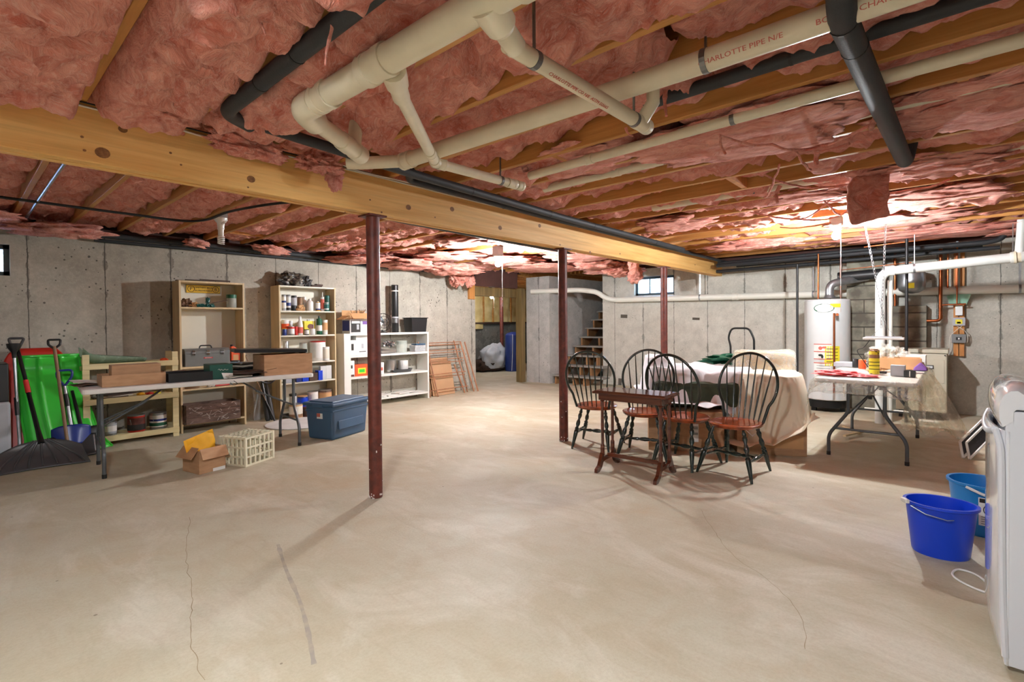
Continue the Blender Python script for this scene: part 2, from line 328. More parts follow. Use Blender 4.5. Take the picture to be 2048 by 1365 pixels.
# sill plates and rim boards on the wall tops
m = MB(); m.b2(-1.8, 6.9, 7.26, 7.5, 2.36, 2.40); m.b2(-1.8, 8.6, 7.42, 7.47, 2.40, 2.64); m.b2(9.25, 9.48, -2.3, 5.67, 2.36, 2.40); m.b2(9.40, 9.45, -2.3, 5.6, 2.40, 2.64)
struct(m.obj('trim_1', 'rim_brown'))
for o_ in (MB().b2(6.86, 8.36, 7.3, 7.36, 2.06, 2.40), ): struct(o_.obj('trim_2', 'rim_brown'))
struct(MB().b2(7.06, 8.36, 7.31, 7.40, 1.86, 2.04).obj('trim_3', 'wood_post_green'))
struct(MB().b2(8.34, 8.47, 7.18, 7.34, 0, 2.06).obj('trim_4', 'wood_post_green', bevel=.004))
struct(MB().b2(6.88, 7.03, 7.27, 7.5, 1.785, 2.17).obj('trim_5', 'wood_stub', bevel=.003))
# windows: frame, mullions, glass panes, snow outside
def window(name, c, wdt, hgt, axis, n, fm):
    o = bpy.data.objects.new(name, None); COL.objects.link(o); o.location = c; struct(o)
    R = Matrix.Rotation(0 if axis == 'y' else -PI / 2, 3, 'Z')
    def B(l, d, nm, mt, **k):
        b = MB().box(l, d); b.v = [R @ p for p in b.v]; return b.obj(nm, mt, o, **k)
    t = .045
    m = MB().box((0, 0, hgt / 2 - t / 2), (wdt, .06, t)).box((0, 0, -hgt / 2 + t / 2), (wdt, .06, t)).box((-wdt / 2 + t / 2, 0, 0), (t, .06, hgt)).box((wdt / 2 - t / 2, 0, 0), (t, .06, hgt))
    m.v = [R @ p for p in m.v]; m.obj('window_frame', fm, o)
    iw = wdt - 2 * t
    for k in range(1, n): B((-iw / 2 + iw * k / n, 0, 0), (.018, .03, hgt - 2 * t), 'mullion', fm)
    for k in range(n): B((-iw / 2 + iw * (k + .5) / n, 0, 0), (iw / n - .02, .006, hgt - 2 * t), 'pane', 'pane_glass')
    return o
window('window_1', ((wx0 + wx1) / 2, WL + .08, (wz0 + wz1) / 2), wx1 - wx0, wz1 - wz0, 'y', 2, 'window_frame_grey')
window('window_2', (WB + .10, (by0 + by1) / 2, (bz0 + bz1) / 2), by1 - by0, bz1 - bz0, 'x', 3, 'window_frame')
# galvanised window wells full of daylight and snow outside both windows
m = MB(); m.b2(-1.0, 1.0, 9.3, 9.36, 1.2, 2.15); m.b2(-1, 1, 7.6, 9.3, 1.5, 1.6); tag(m.obj('snow_bank', 'snow'), 'snow lying outside the small window at far left', 'snow')
m = MB(); m.b2(11.2, 11.3, 3.2, 5.6, 1.2, 2.1); m.b2(9.6, 11.2, 3.4, 5.6, 1.5, 1.6); tag(m.obj('snow_bank', 'snow'), 'snow lying outside the three-pane window above the white pipe', 'snow')

# ---------------------------------------------------------------- ceiling: subfloor, joists, insulation batts
struct(MB().b2(9.40, 12.9, 5.5, 5.67, 0, 2.62).obj('wall_stair_right', 'wall_concrete_pale'))
ceiling = struct(MB().b2(-1.8, 9.48, -2.3, 7.54, 2.64, 2.68).b2(5.4, 12.9, 7.54, 10.7, 2.64, 2.68).b2(9.48, 12.9, 5.5, 7.54, 2.64, 2.68).obj('ceiling', 'wood_stub'))
ceiling_o = ceiling
J0, JS = .47, .4435
jm = {}
for k in range(-5, 20):
    for side, (ya, yb) in enumerate(((-2.3, 3.30), (3.26, 7.30))):
        if side not in jm:
            o = MB().box((0, (ya + yb) / 2, 0), (.038, yb - ya, .235)).obj('joist', 'wood_joist', ceiling, bevel=.003); jm[side] = o.data
        else:
            o = bpy.data.objects.new('joist', jm[side]); COL.objects.link(o); o.parent = ceiling; b = o.modifiers.new('bevel', 'BEVEL'); b.width = .003; b.segments = 1
        x = J0 + JS * k - .019 + (.0 if side == 0 else -.002); o.location = (x - ceiling.location.x, -ceiling.location.y, 2.5185 - ceiling.location.z)
for k in range(0, 9):   # joists over the back room and stairs, running the other way
    MB().b2(5.6, 12.6, 7.55 + k * .36, 7.59 + k * .36, 2.36, 2.62).obj('joist', 'wood_joist', ceiling, world=True)
for k in range(8): MB().b2(9.25, 12.6, 5.7 + k * .11, 5.74 + k * .11, 2.38, 2.62).obj('joist', 'wood_joist', ceiling, world=True)
def fr(x, y, z, o=4): return noise.fractal(Vector((x, y, z)), .9, 2.1, o)
def batt(x0, x1, ya, yb, k, side, st):
    nx = max(6, int((x1 - x0) / st)); ny = max(6, int((yb - ya) / (st * 1.25)))
    rnd = random.Random(k * 13 + side * 7 + int(ya * 10)); ph = rnd.uniform(0, 50); tilt = rnd.uniform(-.05, .05)
    xm = (x0 + x1) / 2
    def fn(u, v):
        x = x0 + (x1 - x0) * u; y = ya + (yb - ya) * v
        ex = abs(2 * u - 1)
        if side == 0: base = 2.345 if x < .92 else 2.40 if x < 1.35 else 2.45 if x < 1.8 else 2.515 if x < 2.7 else 2.485 if x < 5.2 else 2.505
        else: base = 2.50 if x < 3.4 else 2.475
        low = fr(x * .9 + ph, y * 1.1, ph, 3) * .075
        q = Vector((x * 2.2 + ph, y * 3.6, ph)); wv = noise.noise_vector(q)
        rg = 1 - abs(noise.noise(Vector((x * 3.0 + wv.x * .5 + ph, y * 5.2 + wv.y * .5 + x * 2, 3.3)))) * 2
        rg2 = 1 - abs(noise.noise(Vector((x * 7 + wv.y + ph, y * 9 + wv.x * 1.3 - x * 4, 9.1)))) * 2
        kk = 1.35 if x < 1.85 else 1.; z = base - low * 1.0 - (.052 * rg + .026 * rg2) * kk + .02 * (kk - 1) + tilt * (u - .5) + .012 * fr(x * 16, y * 16, ph, 4)
        edge = max(0., ex - .72) / .28
        top = 2.5 if side == 0 and x > 1.9 else 2.44
        z = z + (max(z + .03, top if base > 2.4 else 2.43) - z) * edge ** 2.2
        ev = min(v, 1 - v) * (yb - ya)
        if ev < .10: z += (1 - ev / .10) ** 1.5 * .09
        wx = wv.x * .03 * (1 - edge); wy = wv.y * .05
        z = min(z, 2.62)
        return Vector((x + wx, y + wy, z))
    MB().grid(nx, ny, fn).obj('insulation_batt', 'fibreglass', ceiling, smooth=True, world=True, ang=180)
for k in range(-5, 19):
    a = J0 + JS * k + .001; b = J0 + JS * (k + 1) - .039; st = .0135 if k < 5 else .018 if k < 10 else .024
    if k < -1: st = .04
    c = random.Random(k).uniform(.7, 1.6)
    batt(a, b, -2.25, c, k, 0, st * (1 if k > -1 else 1.5)); batt(a, b, c + .01, 3.17, k, 0, st)
    if k > -4: batt(a, b, 3.32, 7.38, k, 1, .02 if k < 8 else .026)
# blocking pieces between joists
for k, y in ((5, 2.02), (6, .0), (8, 1.35), (4, 6.55), (5, 6.2)):
    MB().box((J0 + JS * (k + .5) - .019, y, 2.50), (JS - .04, .04, .19)).obj('joist', 'wood_stub', ceiling, world=True)
# batts that have sagged out of their bays, torn ends and wisps
def sag(c, d, rz=0, amp=.3, fq=2.2, seed=0, sub=5, rx=0, ry=0, label=None):
    R = Matrix.Rotation(rz, 3, 'Z') @ Matrix.Rotation(ry, 3, 'Y') @ Matrix.Rotation(rx, 3, 'X')
    MB().blob(c, d, amp, fq, sub, 0, seed, R=R).obj('insulation_batt', 'fibreglass', ceiling, smooth=True, world=True, ang=180)
sag((3.12, .95, 2.385), (.40, .62, .04), .05, .35, 1.6, 3)
sag((2.95, 2.0, 2.43), (.28, .42, .04), .1, .4, 2, 4); sag((3.55, -.15, 2.42), (.40, .5, .04), .0, .35, 2, 5)
sag((4.75, .15, 2.415), (.3, .45, .035), .1, .4, 2, 6); sag((5.5, 2.4, 2.41), (.4, .4, .035), .1, .4, 2, 7); sag((5.9, .2, 2.41), (.4, .5, .03), .1, .4, 2, 8)
sag((6.95, .5, 2.40), (.35, .6, .035), .1, .4, 2, 9); sag((7.35, 2.1, 2.345), (.2, .55, .055), .12, .45, 2, 10)
sag((8.1, .2, 2.36), (.4, .9, .04), 0, .45, 2, 12); sag((8.3, -.8, 2.34), (.4, .6, .05), 0, .45, 2, 13); sag((5.1, 1.1, 2.42), (.25, .35, .03), .1, .5, 2, 15.5)
# over and in front of the beam
sag((1.17, 3.09, 2.335), (.22, .075, .06), .05, .35, 2.5, 16, 5); sag((1.62, 3.10, 2.34), (.14, .07, .055), .0, .5, 2.5, 17); sag((1.72, 3.10, 2.27), (.05, .03, .07), .0, .5, 2.5, 18)
sag((.72, 3.02, 2.37), (.16, .2, .06), .2, .35, 2.2, 19, 5); sag((1.08, 2.85, 2.40), (.17, .14, .06), .1, .4, 2.2, 20)
# far side of the beam near the far bulb
for i, (x, y, z, a, b, c) in enumerate(((4.6, 5.0, 2.39, .3, .4, .035), (5.4, 4.3, 2.38, .4, .4, .035), (5.2, 6.0, 2.36, .4, .5, .05), (5.0, 6.75, 2.27, .55, .4, .07), (5.9, 6.6, 2.25, .35, .45, .09), (6.2, 5.6, 2.33, .5, .5, .06), (6.3, 6.95, 2.16, .16, .16, .16), (4.2, 6.9, 2.30, .5, .3, .06), (6.6, 4.4, 2.34, .5, .5, .06), (7.4, 4.7, 2.30, .35, .35, .08), (7.9, 4.5, 2.24, .3, .25, .12), (7.2, 5.6, 2.3, .7, .6, .05), (8.4, 4.9, 2.28, .4, .5, .06), (3.0, 7.1, 2.33, .4, .15, .05), (2.1, 7.15, 2.33, .3, .12, .04), (.75, 6.9, 2.29, .28, .42, .06), (.1, 6.8, 2.33, .4, .4, .05))):
    sag((x, y, z), (a, b, c), i * .3, .45, 2.2, 40 + i, 5 if c > .08 else 4)
sag((7.0, 3.75, 2.18), (.06, .08, .17), .2, .4, 2, 60, 4); sag((7.9, 4.2, 2.1), (.09, .12, .12), .2, .5, 2, 61, 4); sag((6.55, 6.9, 2.12), (.08, .09, .12), .2, .5, 2, 62, 4)
# pale wisps of fibre
def wisp(pts, r0, r1, nm='fibre_wisp'):
    p = bez(pts, 6); n = len(p); q = [v + noise.noise_vector(v * 9) * .012 for v in p]
    MB().tube(q, [r0 + (r1 - r0) * i / (n - 1) + .35 * r0 * noise.noise(q[i] * 40) for i in range(n)], 7).obj(nm, 'fibreglass', ceiling, smooth=True, world=True)
for u0, v0, u1, v1, z0, z1, r in ((668, 0, 652, 128, 2.36, 2.19, .009), (505, 0, 530, 70, 2.36, 2.27, .006), (1438, 260, 1452, 312, 2.37, 2.28, .012), (1332, 180, 1331, 236, 2.42, 2.34, .012), (1640, 300, 1638, 330, 2.36, 2.3, .02), (1760, 232, 1742, 262, 2.3, 2.24, .02), (1252, 255, 1265, 272, 2.38, 2.33, .008), (1560, 370, 1555, 405, 2.38, 2.3, .02)):
    a = P(u0, v0, z=z0); d = math.hypot(a.x, a.y); e = P(u1, v1, z=z1); e2 = P(u1, v1, x=a.x); wisp((a, a.lerp(e2, .5) + Vector((.01, .015, 0)), e2), r, r * .45)
# torn web of fibre around the flap and the sagging batt
for i, (u, v, u2, v2, z, z2) in enumerate(((1440, 272, 1545, 290, 2.33, 2.3), (1545, 290, 1640, 292, 2.3, 2.3), (1640, 292, 1760, 235, 2.3, 2.32), (1620, 300, 1700, 285, 2.32, 2.3), (1530, 350, 1620, 375, 2.38, 2.36), (1560, 330, 1530, 395, 2.38, 2.34), (1590, 300, 1620, 340, 2.36, 2.34), (1600, 375, 1710, 365, 2.38, 2.35), (1500, 425, 1640, 440, 2.36, 2.3), (1640, 440, 1700, 420, 2.3, 2.34), (1600, 440, 1660, 400, 2.3, 2.36), (1780, 385, 1900, 360, 2.35, 2.38), (1790, 400, 2000, 380, 2.34, 2.36), (1650, 400, 1680, 430, 2.36, 2.3), (1560, 455, 1660, 445, 2.34, 2.28), (1800, 345, 2040, 300, 2.38, 2.4))):
    a = P(u, v, z=z); b = P(u2, v2, z=z2); wisp((a, a.lerp(b, .3) - Vector((0, 0, .02)), a.lerp(b, .7) + Vector((.02, 0, -.015)), b), .007, .009)
# thick flap of batt hanging down by the right bulb
def flap(u, v):
    a = (1 - u) * Vector((4.62, .62, 0)) + u * Vector((4.74, .40, 0)); z = 2.43 - .40 * v + .05 * u * v
    a += Vector((-.10, .03, 0)) * math.sin(v * 2.6) * .8; a.z = z; return a + noise.noise_vector(Vector((u * 4, v * 5, 1.5))) * .02
fl = MB().grid(18, 24, flap).obj('insulation_batt', 'fibreglass', ceiling, smooth=True, world=True, solid=.045, ang=180)

# ---------------------------------------------------------------- beam and posts
beam = thing('support_beam', 'long built-up pine beam carrying the joists across the basement', 'beam', (4.2, 3.28, 2.11))
for i, (y, dz) in enumerate(((3.223, 0), (3.272, .006), (3.321, .002))):
    MB().b2(-1.75, 9.3 - .03 * i, y - .0235, y + .0235, 2.11 + dz, 2.40).obj('plank', 'wood_beam', beam, world=True, bevel=.004)
for u, v, r in ((245.6, 259, .02), (205, 306, .031), (502, 358.6, .024), (669.5, 372, .022), (816.8, 415, .024), (904, 418.6, .023), (1000, 456, .024), (1079, 452, .022), (160, 345, .0), (40, 240, .0), (1180, 505, .018), (1240, 508, .012), (300, 265, .006), (341, 306, .007), (496, 375, .006), (164, 274, .007), (169, 301, .007), (362, 330, .006), (740, 400, .007), (763, 425, .008), (870, 435, .007), (690, 425, .006), (1120, 490, .01), (1390, 530, .012), (1420, 538, .01)):
    if not r: continue
    p = P(u, v, y=3.1995); R = Matrix.Rotation(PI / 2, 3, 'X'); MB().lathe(((r * .96, 0), (r, .0015), (0.0001, .002)), p, 16, 1, .85, R).obj('knot', 'knot', beam, world=True)
def post(x, y, label, r=.049, zt=2.108):
    t = thing('steel_post', label, 'post', (x, y, 0), 0, None)
    MB().tube(((0, 0, .006), (0, 0, zt - .01)), r, 24).obj('column', 'rust_paint', t, smooth=True)
    MB().b2(-.075, .075, -.075, .075, zt - .011, zt).obj('top_plate', 'rust_paint', t)
    m = MB(); rn = random.Random(int(x * 10))
    for i in range(34):
        a = rn.uniform(0, 2 * PI); z = rn.uniform(.005, .05) if i < 26 else rn.uniform(.05, .5); m.box((r * 1.0 * math.cos(a), r * math.sin(a), z), (.007, .007, rn.uniform(.004, .016)), (0, 0, a))
    m.obj('paint_drips', 'white', t)['kind'] = 'stuff'; return t
post(2.119, 3.279, 'red-brown steel post nearest the camera under the beam'); post(4.487, 3.26, 'red-brown steel post beside the leftmost spindle-back chair'); post(7.02, 3.27, 'red-brown steel post in front of the three-pane window', zt=2.108)
post(10.2, 9.5, 'red-brown steel post in the far room beside the draped heap', .05, 2.3)

# ---------------------------------------------------------------- stairs and back room
st = thing('staircase', 'open wooden staircase climbing behind the concrete wall', 'stairs', (8.6, 6.1, 0))
for k in range(11):
    x = 8.6 + .25 * k; yr = (5.28, 5.42)[k] if k < 2 else 5.72
    MB().b2(x - .02, x + .25, yr, 6.52, .197 * (k + 1) - .035, .197 * (k + 1)).obj('tread', 'wood_tread', st, world=True, bevel=.004)
for y in (6.46, 6.0, 5.74):
    out = []
    for k in range(11):
        z = .197 * (k + 1) - .036; out += [(8.61 + .25 * k, z - (.197 if k else .16)), (8.61 + .25 * k, z)]
    out += [(11.3, 2.12), (11.3, 1.9), (8.86, 0.0)]; out[0] = (8.61, .0)
    R = Matrix(((1, 0, 0), (0, 0, 1), (0, 1, 0))); MB().prism(out, -.02, .02, R, (0, y, 0)).obj('stringer', 'wood_stair', st, world=True)
# framed upper wall of the back room: kraft-faced batts between studs, top of the concrete below
fw = thing('stud_wall', 'framed wall with yellow kraft-faced insulation above the far concrete', 'wall', (10.0, 10.45, 1.3))
for k in range(17): MB().b2(6.0 + .4 * k, 6.04 + .4 * k, 10.40, 10.49, 1.33, 2.36).obj('stud', 'wood_joist', fw, world=True)
for k in range(16):
    x0 = 6.045 + .4 * k; zb = 1.34 if x0 > 10.4 else 1.14
    MB().grid(8, 16, lambda u, v: Vector((x0 + .35 * u, 10.40 + .035 * noise.noise(Vector((x0 + u * 2, v * 4, 1))) + .03 * abs(2 * u - 1), zb + (2.34 - zb) * v))).obj('insulation_panel', 'insul_kraft', fw, smooth=True, world=True)
MB().b2(6, 12.6, 10.36, 10.5, 1.29, 1.33).obj('sill', 'wood_dark', fw, world=True)
# ---------------------------------------------------------------- masonry chimney stub behind the heater
def stack(x0, x1, y0, y1, zt, label, nb):
    t = thing('masonry_column', label, 'chimney', ((x0 + x1) / 2, (y0 + y1) / 2, 0)); MB().b2(x0 + .008, x1, y0 + .008, y1 - .008, 0, zt).obj('mortar', 'mortar', t, world=True)
    rn = random.Random(nb); z = .004; row = 0
    while z < zt - .05:
        h = min(.192, zt - z); cuts = [y0, y1] if row % 2 == 0 else [y0, (y0 + y1) / 2, y1]
        for a, b in zip(cuts[:-1], cuts[1:]): j = rn.uniform(-.004, .004); MB().b2(x0 + j, x0 + .2, a + .005, b - .005, z + .005, z + h - .005).obj('block', 'block', t, world=True, bevel=.004)
        z += .2; row += 1
    return t
stack(8.86, 9.22, .84, 1.28, 2.34, 'weathered concrete block chimney column behind the water heater', 1)
stack(9.02, 9.22, .36, .80, 1.5, 'damp concrete block column behind the boiler', 2)
MB().b2(8.84, 8.86, .80, .86, 0, 2.3)
# mortar patches on the back wall
def patch(u, v, w_, h_, m_='cloth_white'): pass
for (u, v, du, dv) in ((1248, 633, 17, 8), (1392, 638, 15, 5), (1240, 765, 9, 18)):
    p = P(u, v, x=WB - .004); MB().box(p, (.006, du * .0088, dv * .0088), (.05, 0, 0)).obj('stain', 'mortar', wall_back, world=True)
# floor: cracks, dark drag mark
def ribbon(name, pts, w0, mt, par):
    p = bez(pts, 10); v = []; f = []
    for i, q in enumerate(p):
        a = p[max(i - 1, 0)]; b = p[min(i + 1, len(p) - 1)]; d = (b - a); d.z = 0; n_ = Vector((-d.y, d.x, 0)).normalized(); j = noise.noise(q * 14) * .012 if w0 < .01 else 0
        wv = w0 * (.6 + .8 * abs(noise.noise(q * 23))); v += [q + n_ * (j + wv), q + n_ * (j - wv)]
        if i: f.append((2 * i - 2, 2 * i - 1, 2 * i + 1, 2 * i))
    for q in v: q.z = .0012
    return MB().add(v, f).obj(name, mt, par, world=True)
mat('crack', (150, 132, 104), .9); mat('mark_grey', (158, 150, 138), .8, col2=(176, 164, 144), vs=20)
fl_o = bpy.data.objects['floor']
ribbon('crack', [P(u, v, z=0) for u, v in ((380, 1035), (372, 1110), (384, 1180), (380, 1250), (388, 1310), (410, 1362))], .0016, 'crack', fl_o)
ribbon('crack', [P(u, v, z=0) for u, v in ((1400, 1020), (1440, 1080), (1470, 1115), (1540, 1165), (1600, 1230), (1612, 1300))], .0014, 'crack', fl_o)
ribbon('drag_mark', [P(u, v, z=0) for u, v in ((556, 1090), (572, 1140), (598, 1200), (615, 1260), (628, 1330))], .012, 'mark_grey', fl_o)
# ================================================================ lamps
def bulb(p, watts, label, cord=0, ceil=2.40):
    t = thing('light_bulb', label, 'lamp', (p[0], p[1], p[2] - .06))
    mt = mat('bulb_glow_%d' % int(watts), (255, 236, 210), .3); e = mt.node_tree.nodes['Principled BSDF']; e.inputs['Emission Color'].default_value = (.93, .97, 1, 1); e.inputs['Emission Strength'].default_value = watts / (PI * 4 * PI * .04 ** 2)
    MB().lathe(((.0001, -.04), (.02, -.035), (.035, -.019), (.04, 0), (.036, .018), (.024, .036), (.016, .05), (.014, .06)), (0, 0, .06), 16).obj('bulb', mt.name, t, smooth=True)
    z0 = .12; MB().lathe(((.016, z0 - .01), (.03, z0), (.045, z0 + .02), (.06, z0 + .045), (.06, z0 + .055), (.0001, z0 + .055)), (0, 0, 0), 20).obj('lamp_socket', 'porcelain', t, smooth=True)
    h = ceil - (p[2] - .06) - (z0 + .055)
    if h > .01: MB().b2(-.055, .055, -.055, .055, z0 + .055, z0 + .055 + h).obj('ceiling_box', 'snow_blue' if 0 else 'grey_box', t)
    if cord:
        MB().tube(((.045, -.03, z0 + .02), (.05, -.035, .0), (.05, -.035, -cord)), .0018, 6).obj('pull_cord', 'cable_white', t)
    return t
B = BULB_W
bulb((5.25, 4.95, 2.15), B['far'], 'bare glowing bulb near the doorway of the far room', .55)
bulb((6.3, 1.0, 2.2), B['right'], 'bare glowing bulb above the plastic-covered table', .75)
bulb((9.4, 9.1, 1.98), B['back'], 'bare glowing bulb in the back room', .3, 2.62)
bulb((-.2, .75, 2.30), B['near'], 'bare bulb lighting the basement near the camera')
# unlit spiral lamp on the far side of the beam
t = thing('light_bulb', 'unlit white spiral bulb in a ceiling socket past the beam', 'lamp', (1.86, 5.62, 2.12))
m = MB(); m.tube([(.028 * math.cos(a * .55), .028 * math.sin(a * .55), .012 + a * .0016) for a in range(0, 46)], .007, 6); m.obj('spiral_tube', 'lamp_white', t, smooth=True)
MB().lathe(((.018, .08), (.026, .10), (.026, .15), (.035, .17), (.0001, .172)), (0, 0, 0), 16).obj('base', 'porcelain', t, smooth=True)
MB().lathe(((.03, .17), (.035, .22), (.06, .25), (.062, .272), (.0001, .274)), (0, 0, 0), 18).obj('lamp_socket', 'porcelain', t, smooth=True)
MB().tube(((.0, -.02, .21), (.01, -.10, .225)), .012, 8).obj('outlet_arm', 'porcelain', t)
MB().b2(-.05, .05, -.05, .05, .272, .33).obj('ceiling_box', 'grey_box', t)
# ================================================================ pipes
def pipe(name, label, pts, r, mt, cat='pipe', coup=(), straps=(), rb=.06, nm='pipe', n=18, par=None, smt='steel_strap', top=2.42):
    p0 = Vector(pts[0]); t = par or thing(name, label, cat, (p0.x, p0.y, min(q[2] for q in pts) - r))
    MB().tube(bend(pts, rb), r, n).obj(nm, mt, t, smooth=True, world=True, ang=60)
    for i, s0, ln in coup:      # couplings: leg index, position along leg 0..1, length
        a, b = Vector(pts[i]), Vector(pts[i + 1]); d = (b - a).normalized(); c = a.lerp(b, s0); k = r * 1.16
        MB().turned(c - d * ln / 2, c + d * ln / 2, ((0, k * .97), (.03, k), (.3, k), (.31, k * .96), (.69, k * .96), (.7, k), (.97, k), (1, k * .97)), n).obj('coupling', mt, t, smooth=True, world=True, ang=30)
    for i, s0 in straps:
        a, b = Vector(pts[i]), Vector(pts[i + 1]); d = (b - a).normalized(); c = a.lerp(b, s0)
        m = MB().tube((c - d * .011, c + d * .011), r + .0025, n); m.b2(c.x - .004, c.x + .004, c.y - .004, c.y + .004, c.z + r * .5, max(top, c.z + r)); m.obj('hanger_strap', smt, t, world=True)
    return t
D = 1.0
t = pipe('drain_pipe', 'thick cream drain pipe with red print and an elbow at its left end', [(1.13, -1.6, 2.27), (1.055, 2.13, 2.25)], .052, 'pvc', coup=((0, .655, .17), (0, .86, .15), (0, .96, .10)), straps=())
MB().tube(bend([(1.058, 2.05, 2.25), (1.052, 2.17, 2.25), (1.16, 2.26, 2.25)], .07), .058, 20).obj('elbow', 'pvc', t, smooth=True, world=True, ang=60)
MB().tube([(1.10, 2.22, 2.25), (1.42, 2.42, 2.25)], .042, 18).obj('pipe', 'pvc', t, smooth=True, world=True)
MB().turned((1.36, 2.385, 2.25), (1.56, 2.52, 2.25), ((0, .047), (.1, .049), (.35, .049), (.36, .046), (.62, .046), (.63, .05), (1, .05)), 18).obj('cleanout_fitting', 'pvc', t, smooth=True, world=True, ang=30)
MB().tube([(1.48, 2.46, 2.26), (1.50, 2.47, 2.40)], .036, 14).obj('riser', 'pvc', t, smooth=True, world=True)
MB().turned((1.10, 1.56, 2.235), (1.24, 1.70, 2.22), ((0, .05), (.5, .045), (.6, .036), (1, .036)), 16).obj('branch_fitting', 'pvc', t, smooth=True, world=True, ang=30)
MB().turned((1.07, 1.05, 2.25), (1.25, 1.09, 2.20), ((0, .058), (.5, .05), (.6, .036), (1, .036)), 16).obj('branch_fitting', 'pvc', t, smooth=True, world=True, ang=30)
def prn(s, size, par, x, y, z, dy=-1, dx=0, N=(-.8, -.2, -.55), r=.0):
    N = Vector(N).normalized(); return text2(s, size, 'red_print', par, Vector((x, y, z)) + N * r - par.location, (dx, dy, 0), N, 'pipe_print', sx=1.25)
prn('CHARLOTTE PIPE N/E', .022, t, 1.085, 1.95 - .25, 2.258, r=.0535, N=(-.9, 0, .2)); prn('PIPE N/E  ASTM', .022, t, 1.095, 1.35, 2.262, r=.0535, N=(-.9, 0, .2))
t = pipe('drain_pipe', 'cream branch pipe bending twice between the thick pipe and the beam', [(1.22, 1.68, 2.22), (1.93, 2.32, 2.25), (2.72, 2.33, 2.27)], .029, 'pvc', coup=((0, .80, .07), (0, .97, .06), (1, .06, .06), (1, .86, .09), (1, .97, .07)), straps=((1, .72),), rb=.05)
prn('CHARLOTTE PIPE', .018, t, 2.25, 2.33, 2.26, 0, 1, (0, -.85, -.5), .031)
t = pipe('drain_pipe', 'cream branch pipe with grey clamps crossing under the joist', [(1.22, 1.10, 2.205), (2.20, 1.10, 2.21)], .030, 'pvc', coup=((0, .93, .12),), straps=((0, .14), (0, .86)))
prn('CHARLOTTE PIPE CO N/E  ASTM D2665', .018, t, 1.62, 1.10, 2.208, 0, 1, (0, -.4, -.85), .032)
MB().tube([(2.12, 1.09, 2.22), (2.13, 1.04, 2.29), (2.13, 1.04, 2.40)], .03, 14).obj('riser', 'pvc', t, smooth=True, world=True)
t = pipe('drain_pipe', 'long cream drain pipe with red lettering crossing below two branches', [(2.02, -2.2, 2.33), (2.0, .8, 2.325), (1.90, 2.58, 2.31)], .046, 'pvc', coup=((1, .985, .09),), straps=((0, .985),))
MB().tube([(1.88, 2.60, 2.31), (1.72, 2.78, 2.30), (1.66, 2.84, 2.30)], .038, 16).obj('pipe', 'pvc', t, smooth=True, world=True)
prn('CHARLOTTE PIPE N/E', .025, t, 2.005, .62, 2.325, N=(-.85, 0, -.45), r=.0505); prn('BOAT', .025, t, 2.005, .33, 2.325, N=(-.85, 0, -.45), r=.0505); prn('CHARLOTTE PIPE N/E', .025, t, 2.01, .10, 2.325, N=(-.85, 0, -.45), r=.0505)
t = pipe('drain_pipe', 'slim cream pipe hung just under a joist right of the branch pipes', [(2.72, -2.2, 2.36), (2.74, .5, 2.36), (2.78, 2.30, 2.35)], .029, 'pvc', coup=((1, .72, .06),), straps=((1, .22),))
pipe('drain_pipe', 'cream pipe half hidden in the fourth joist bay behind the sagging batt', [(3.33, -2.2, 2.44), (3.33, 2.6, 2.42)], .032, 'pvc', coup=((0, .86, .08),))
pipe('drain_pipe', 'cream pipe in a joist bay farther from the camera with one grey clamp', [(4.70, -2.2, 2.45), (4.70, 2.3, 2.44)], .035, 'pvc', straps=((0, .79),))
def foam(name, label, pts, r, seams=(), rb=.08, mt='foam_black'):
    t = thing(name, label, 'pipe', (pts[0][0], pts[0][1], min(q[2] for q in pts) - r)); MB().tube(bend(pts, rb), r, 16).obj('foam_sleeve', mt, t, smooth=True, world=True, ang=60)
    for i, s0 in seams:
        a, b = Vector(pts[i]), Vector(pts[i + 1]); d = (b - a).normalized(); c = a.lerp(b, s0); MB().tube((c - d * .006, c + d * .006), r + .002, 16).obj('cable_tie', 'cable_black', t, world=True)
    return t
foam('insulated_pipe', 'black foam-wrapped pipe beside the joist running to the beam', [(.885, -1.5, 2.33), (.885, 2.60, 2.31), (1.05, 2.74, 2.33)], .034, ((0, .9), (0, .82)))
foam('insulated_pipe', 'upper black foam-wrapped pipe running along the beam', [(1.06, 2.745, 2.35), (2.2, 2.83, 2.335), (4.0, 2.93, 2.335), (7.0, 2.97, 2.33)], .030, ((0, .55), (1, .3), (1, .9), (2, .2), (2, .7)))
foam('insulated_pipe', 'lower black foam-wrapped pipe tucked closer to the beam', [(2.18, 2.88, 2.38), (2.22, 2.98, 2.34), (4.0, 3.05, 2.34), (9.1, 3.06, 2.33)], .026, ((1, .6), (2, .1), (2, .3)))
foam('insulated_pipe', 'black foam-wrapped pipe crossing under the joists at upper right', [(1.80, .27, 2.50), (1.84, .28, 2.33), (1.98, .30, 2.30), (4.06, .272, 2.30), (4.07, .25, 2.42)], .043, ((2, .12), (2, .02)), .1)
foam('insulated_pipe', 'black foam-wrapped pipe lying in the bay behind the lettered pipe', [(2.47, -2.2, 2.45), (2.47, 1.25, 2.45)], .032, ((0, .8),))
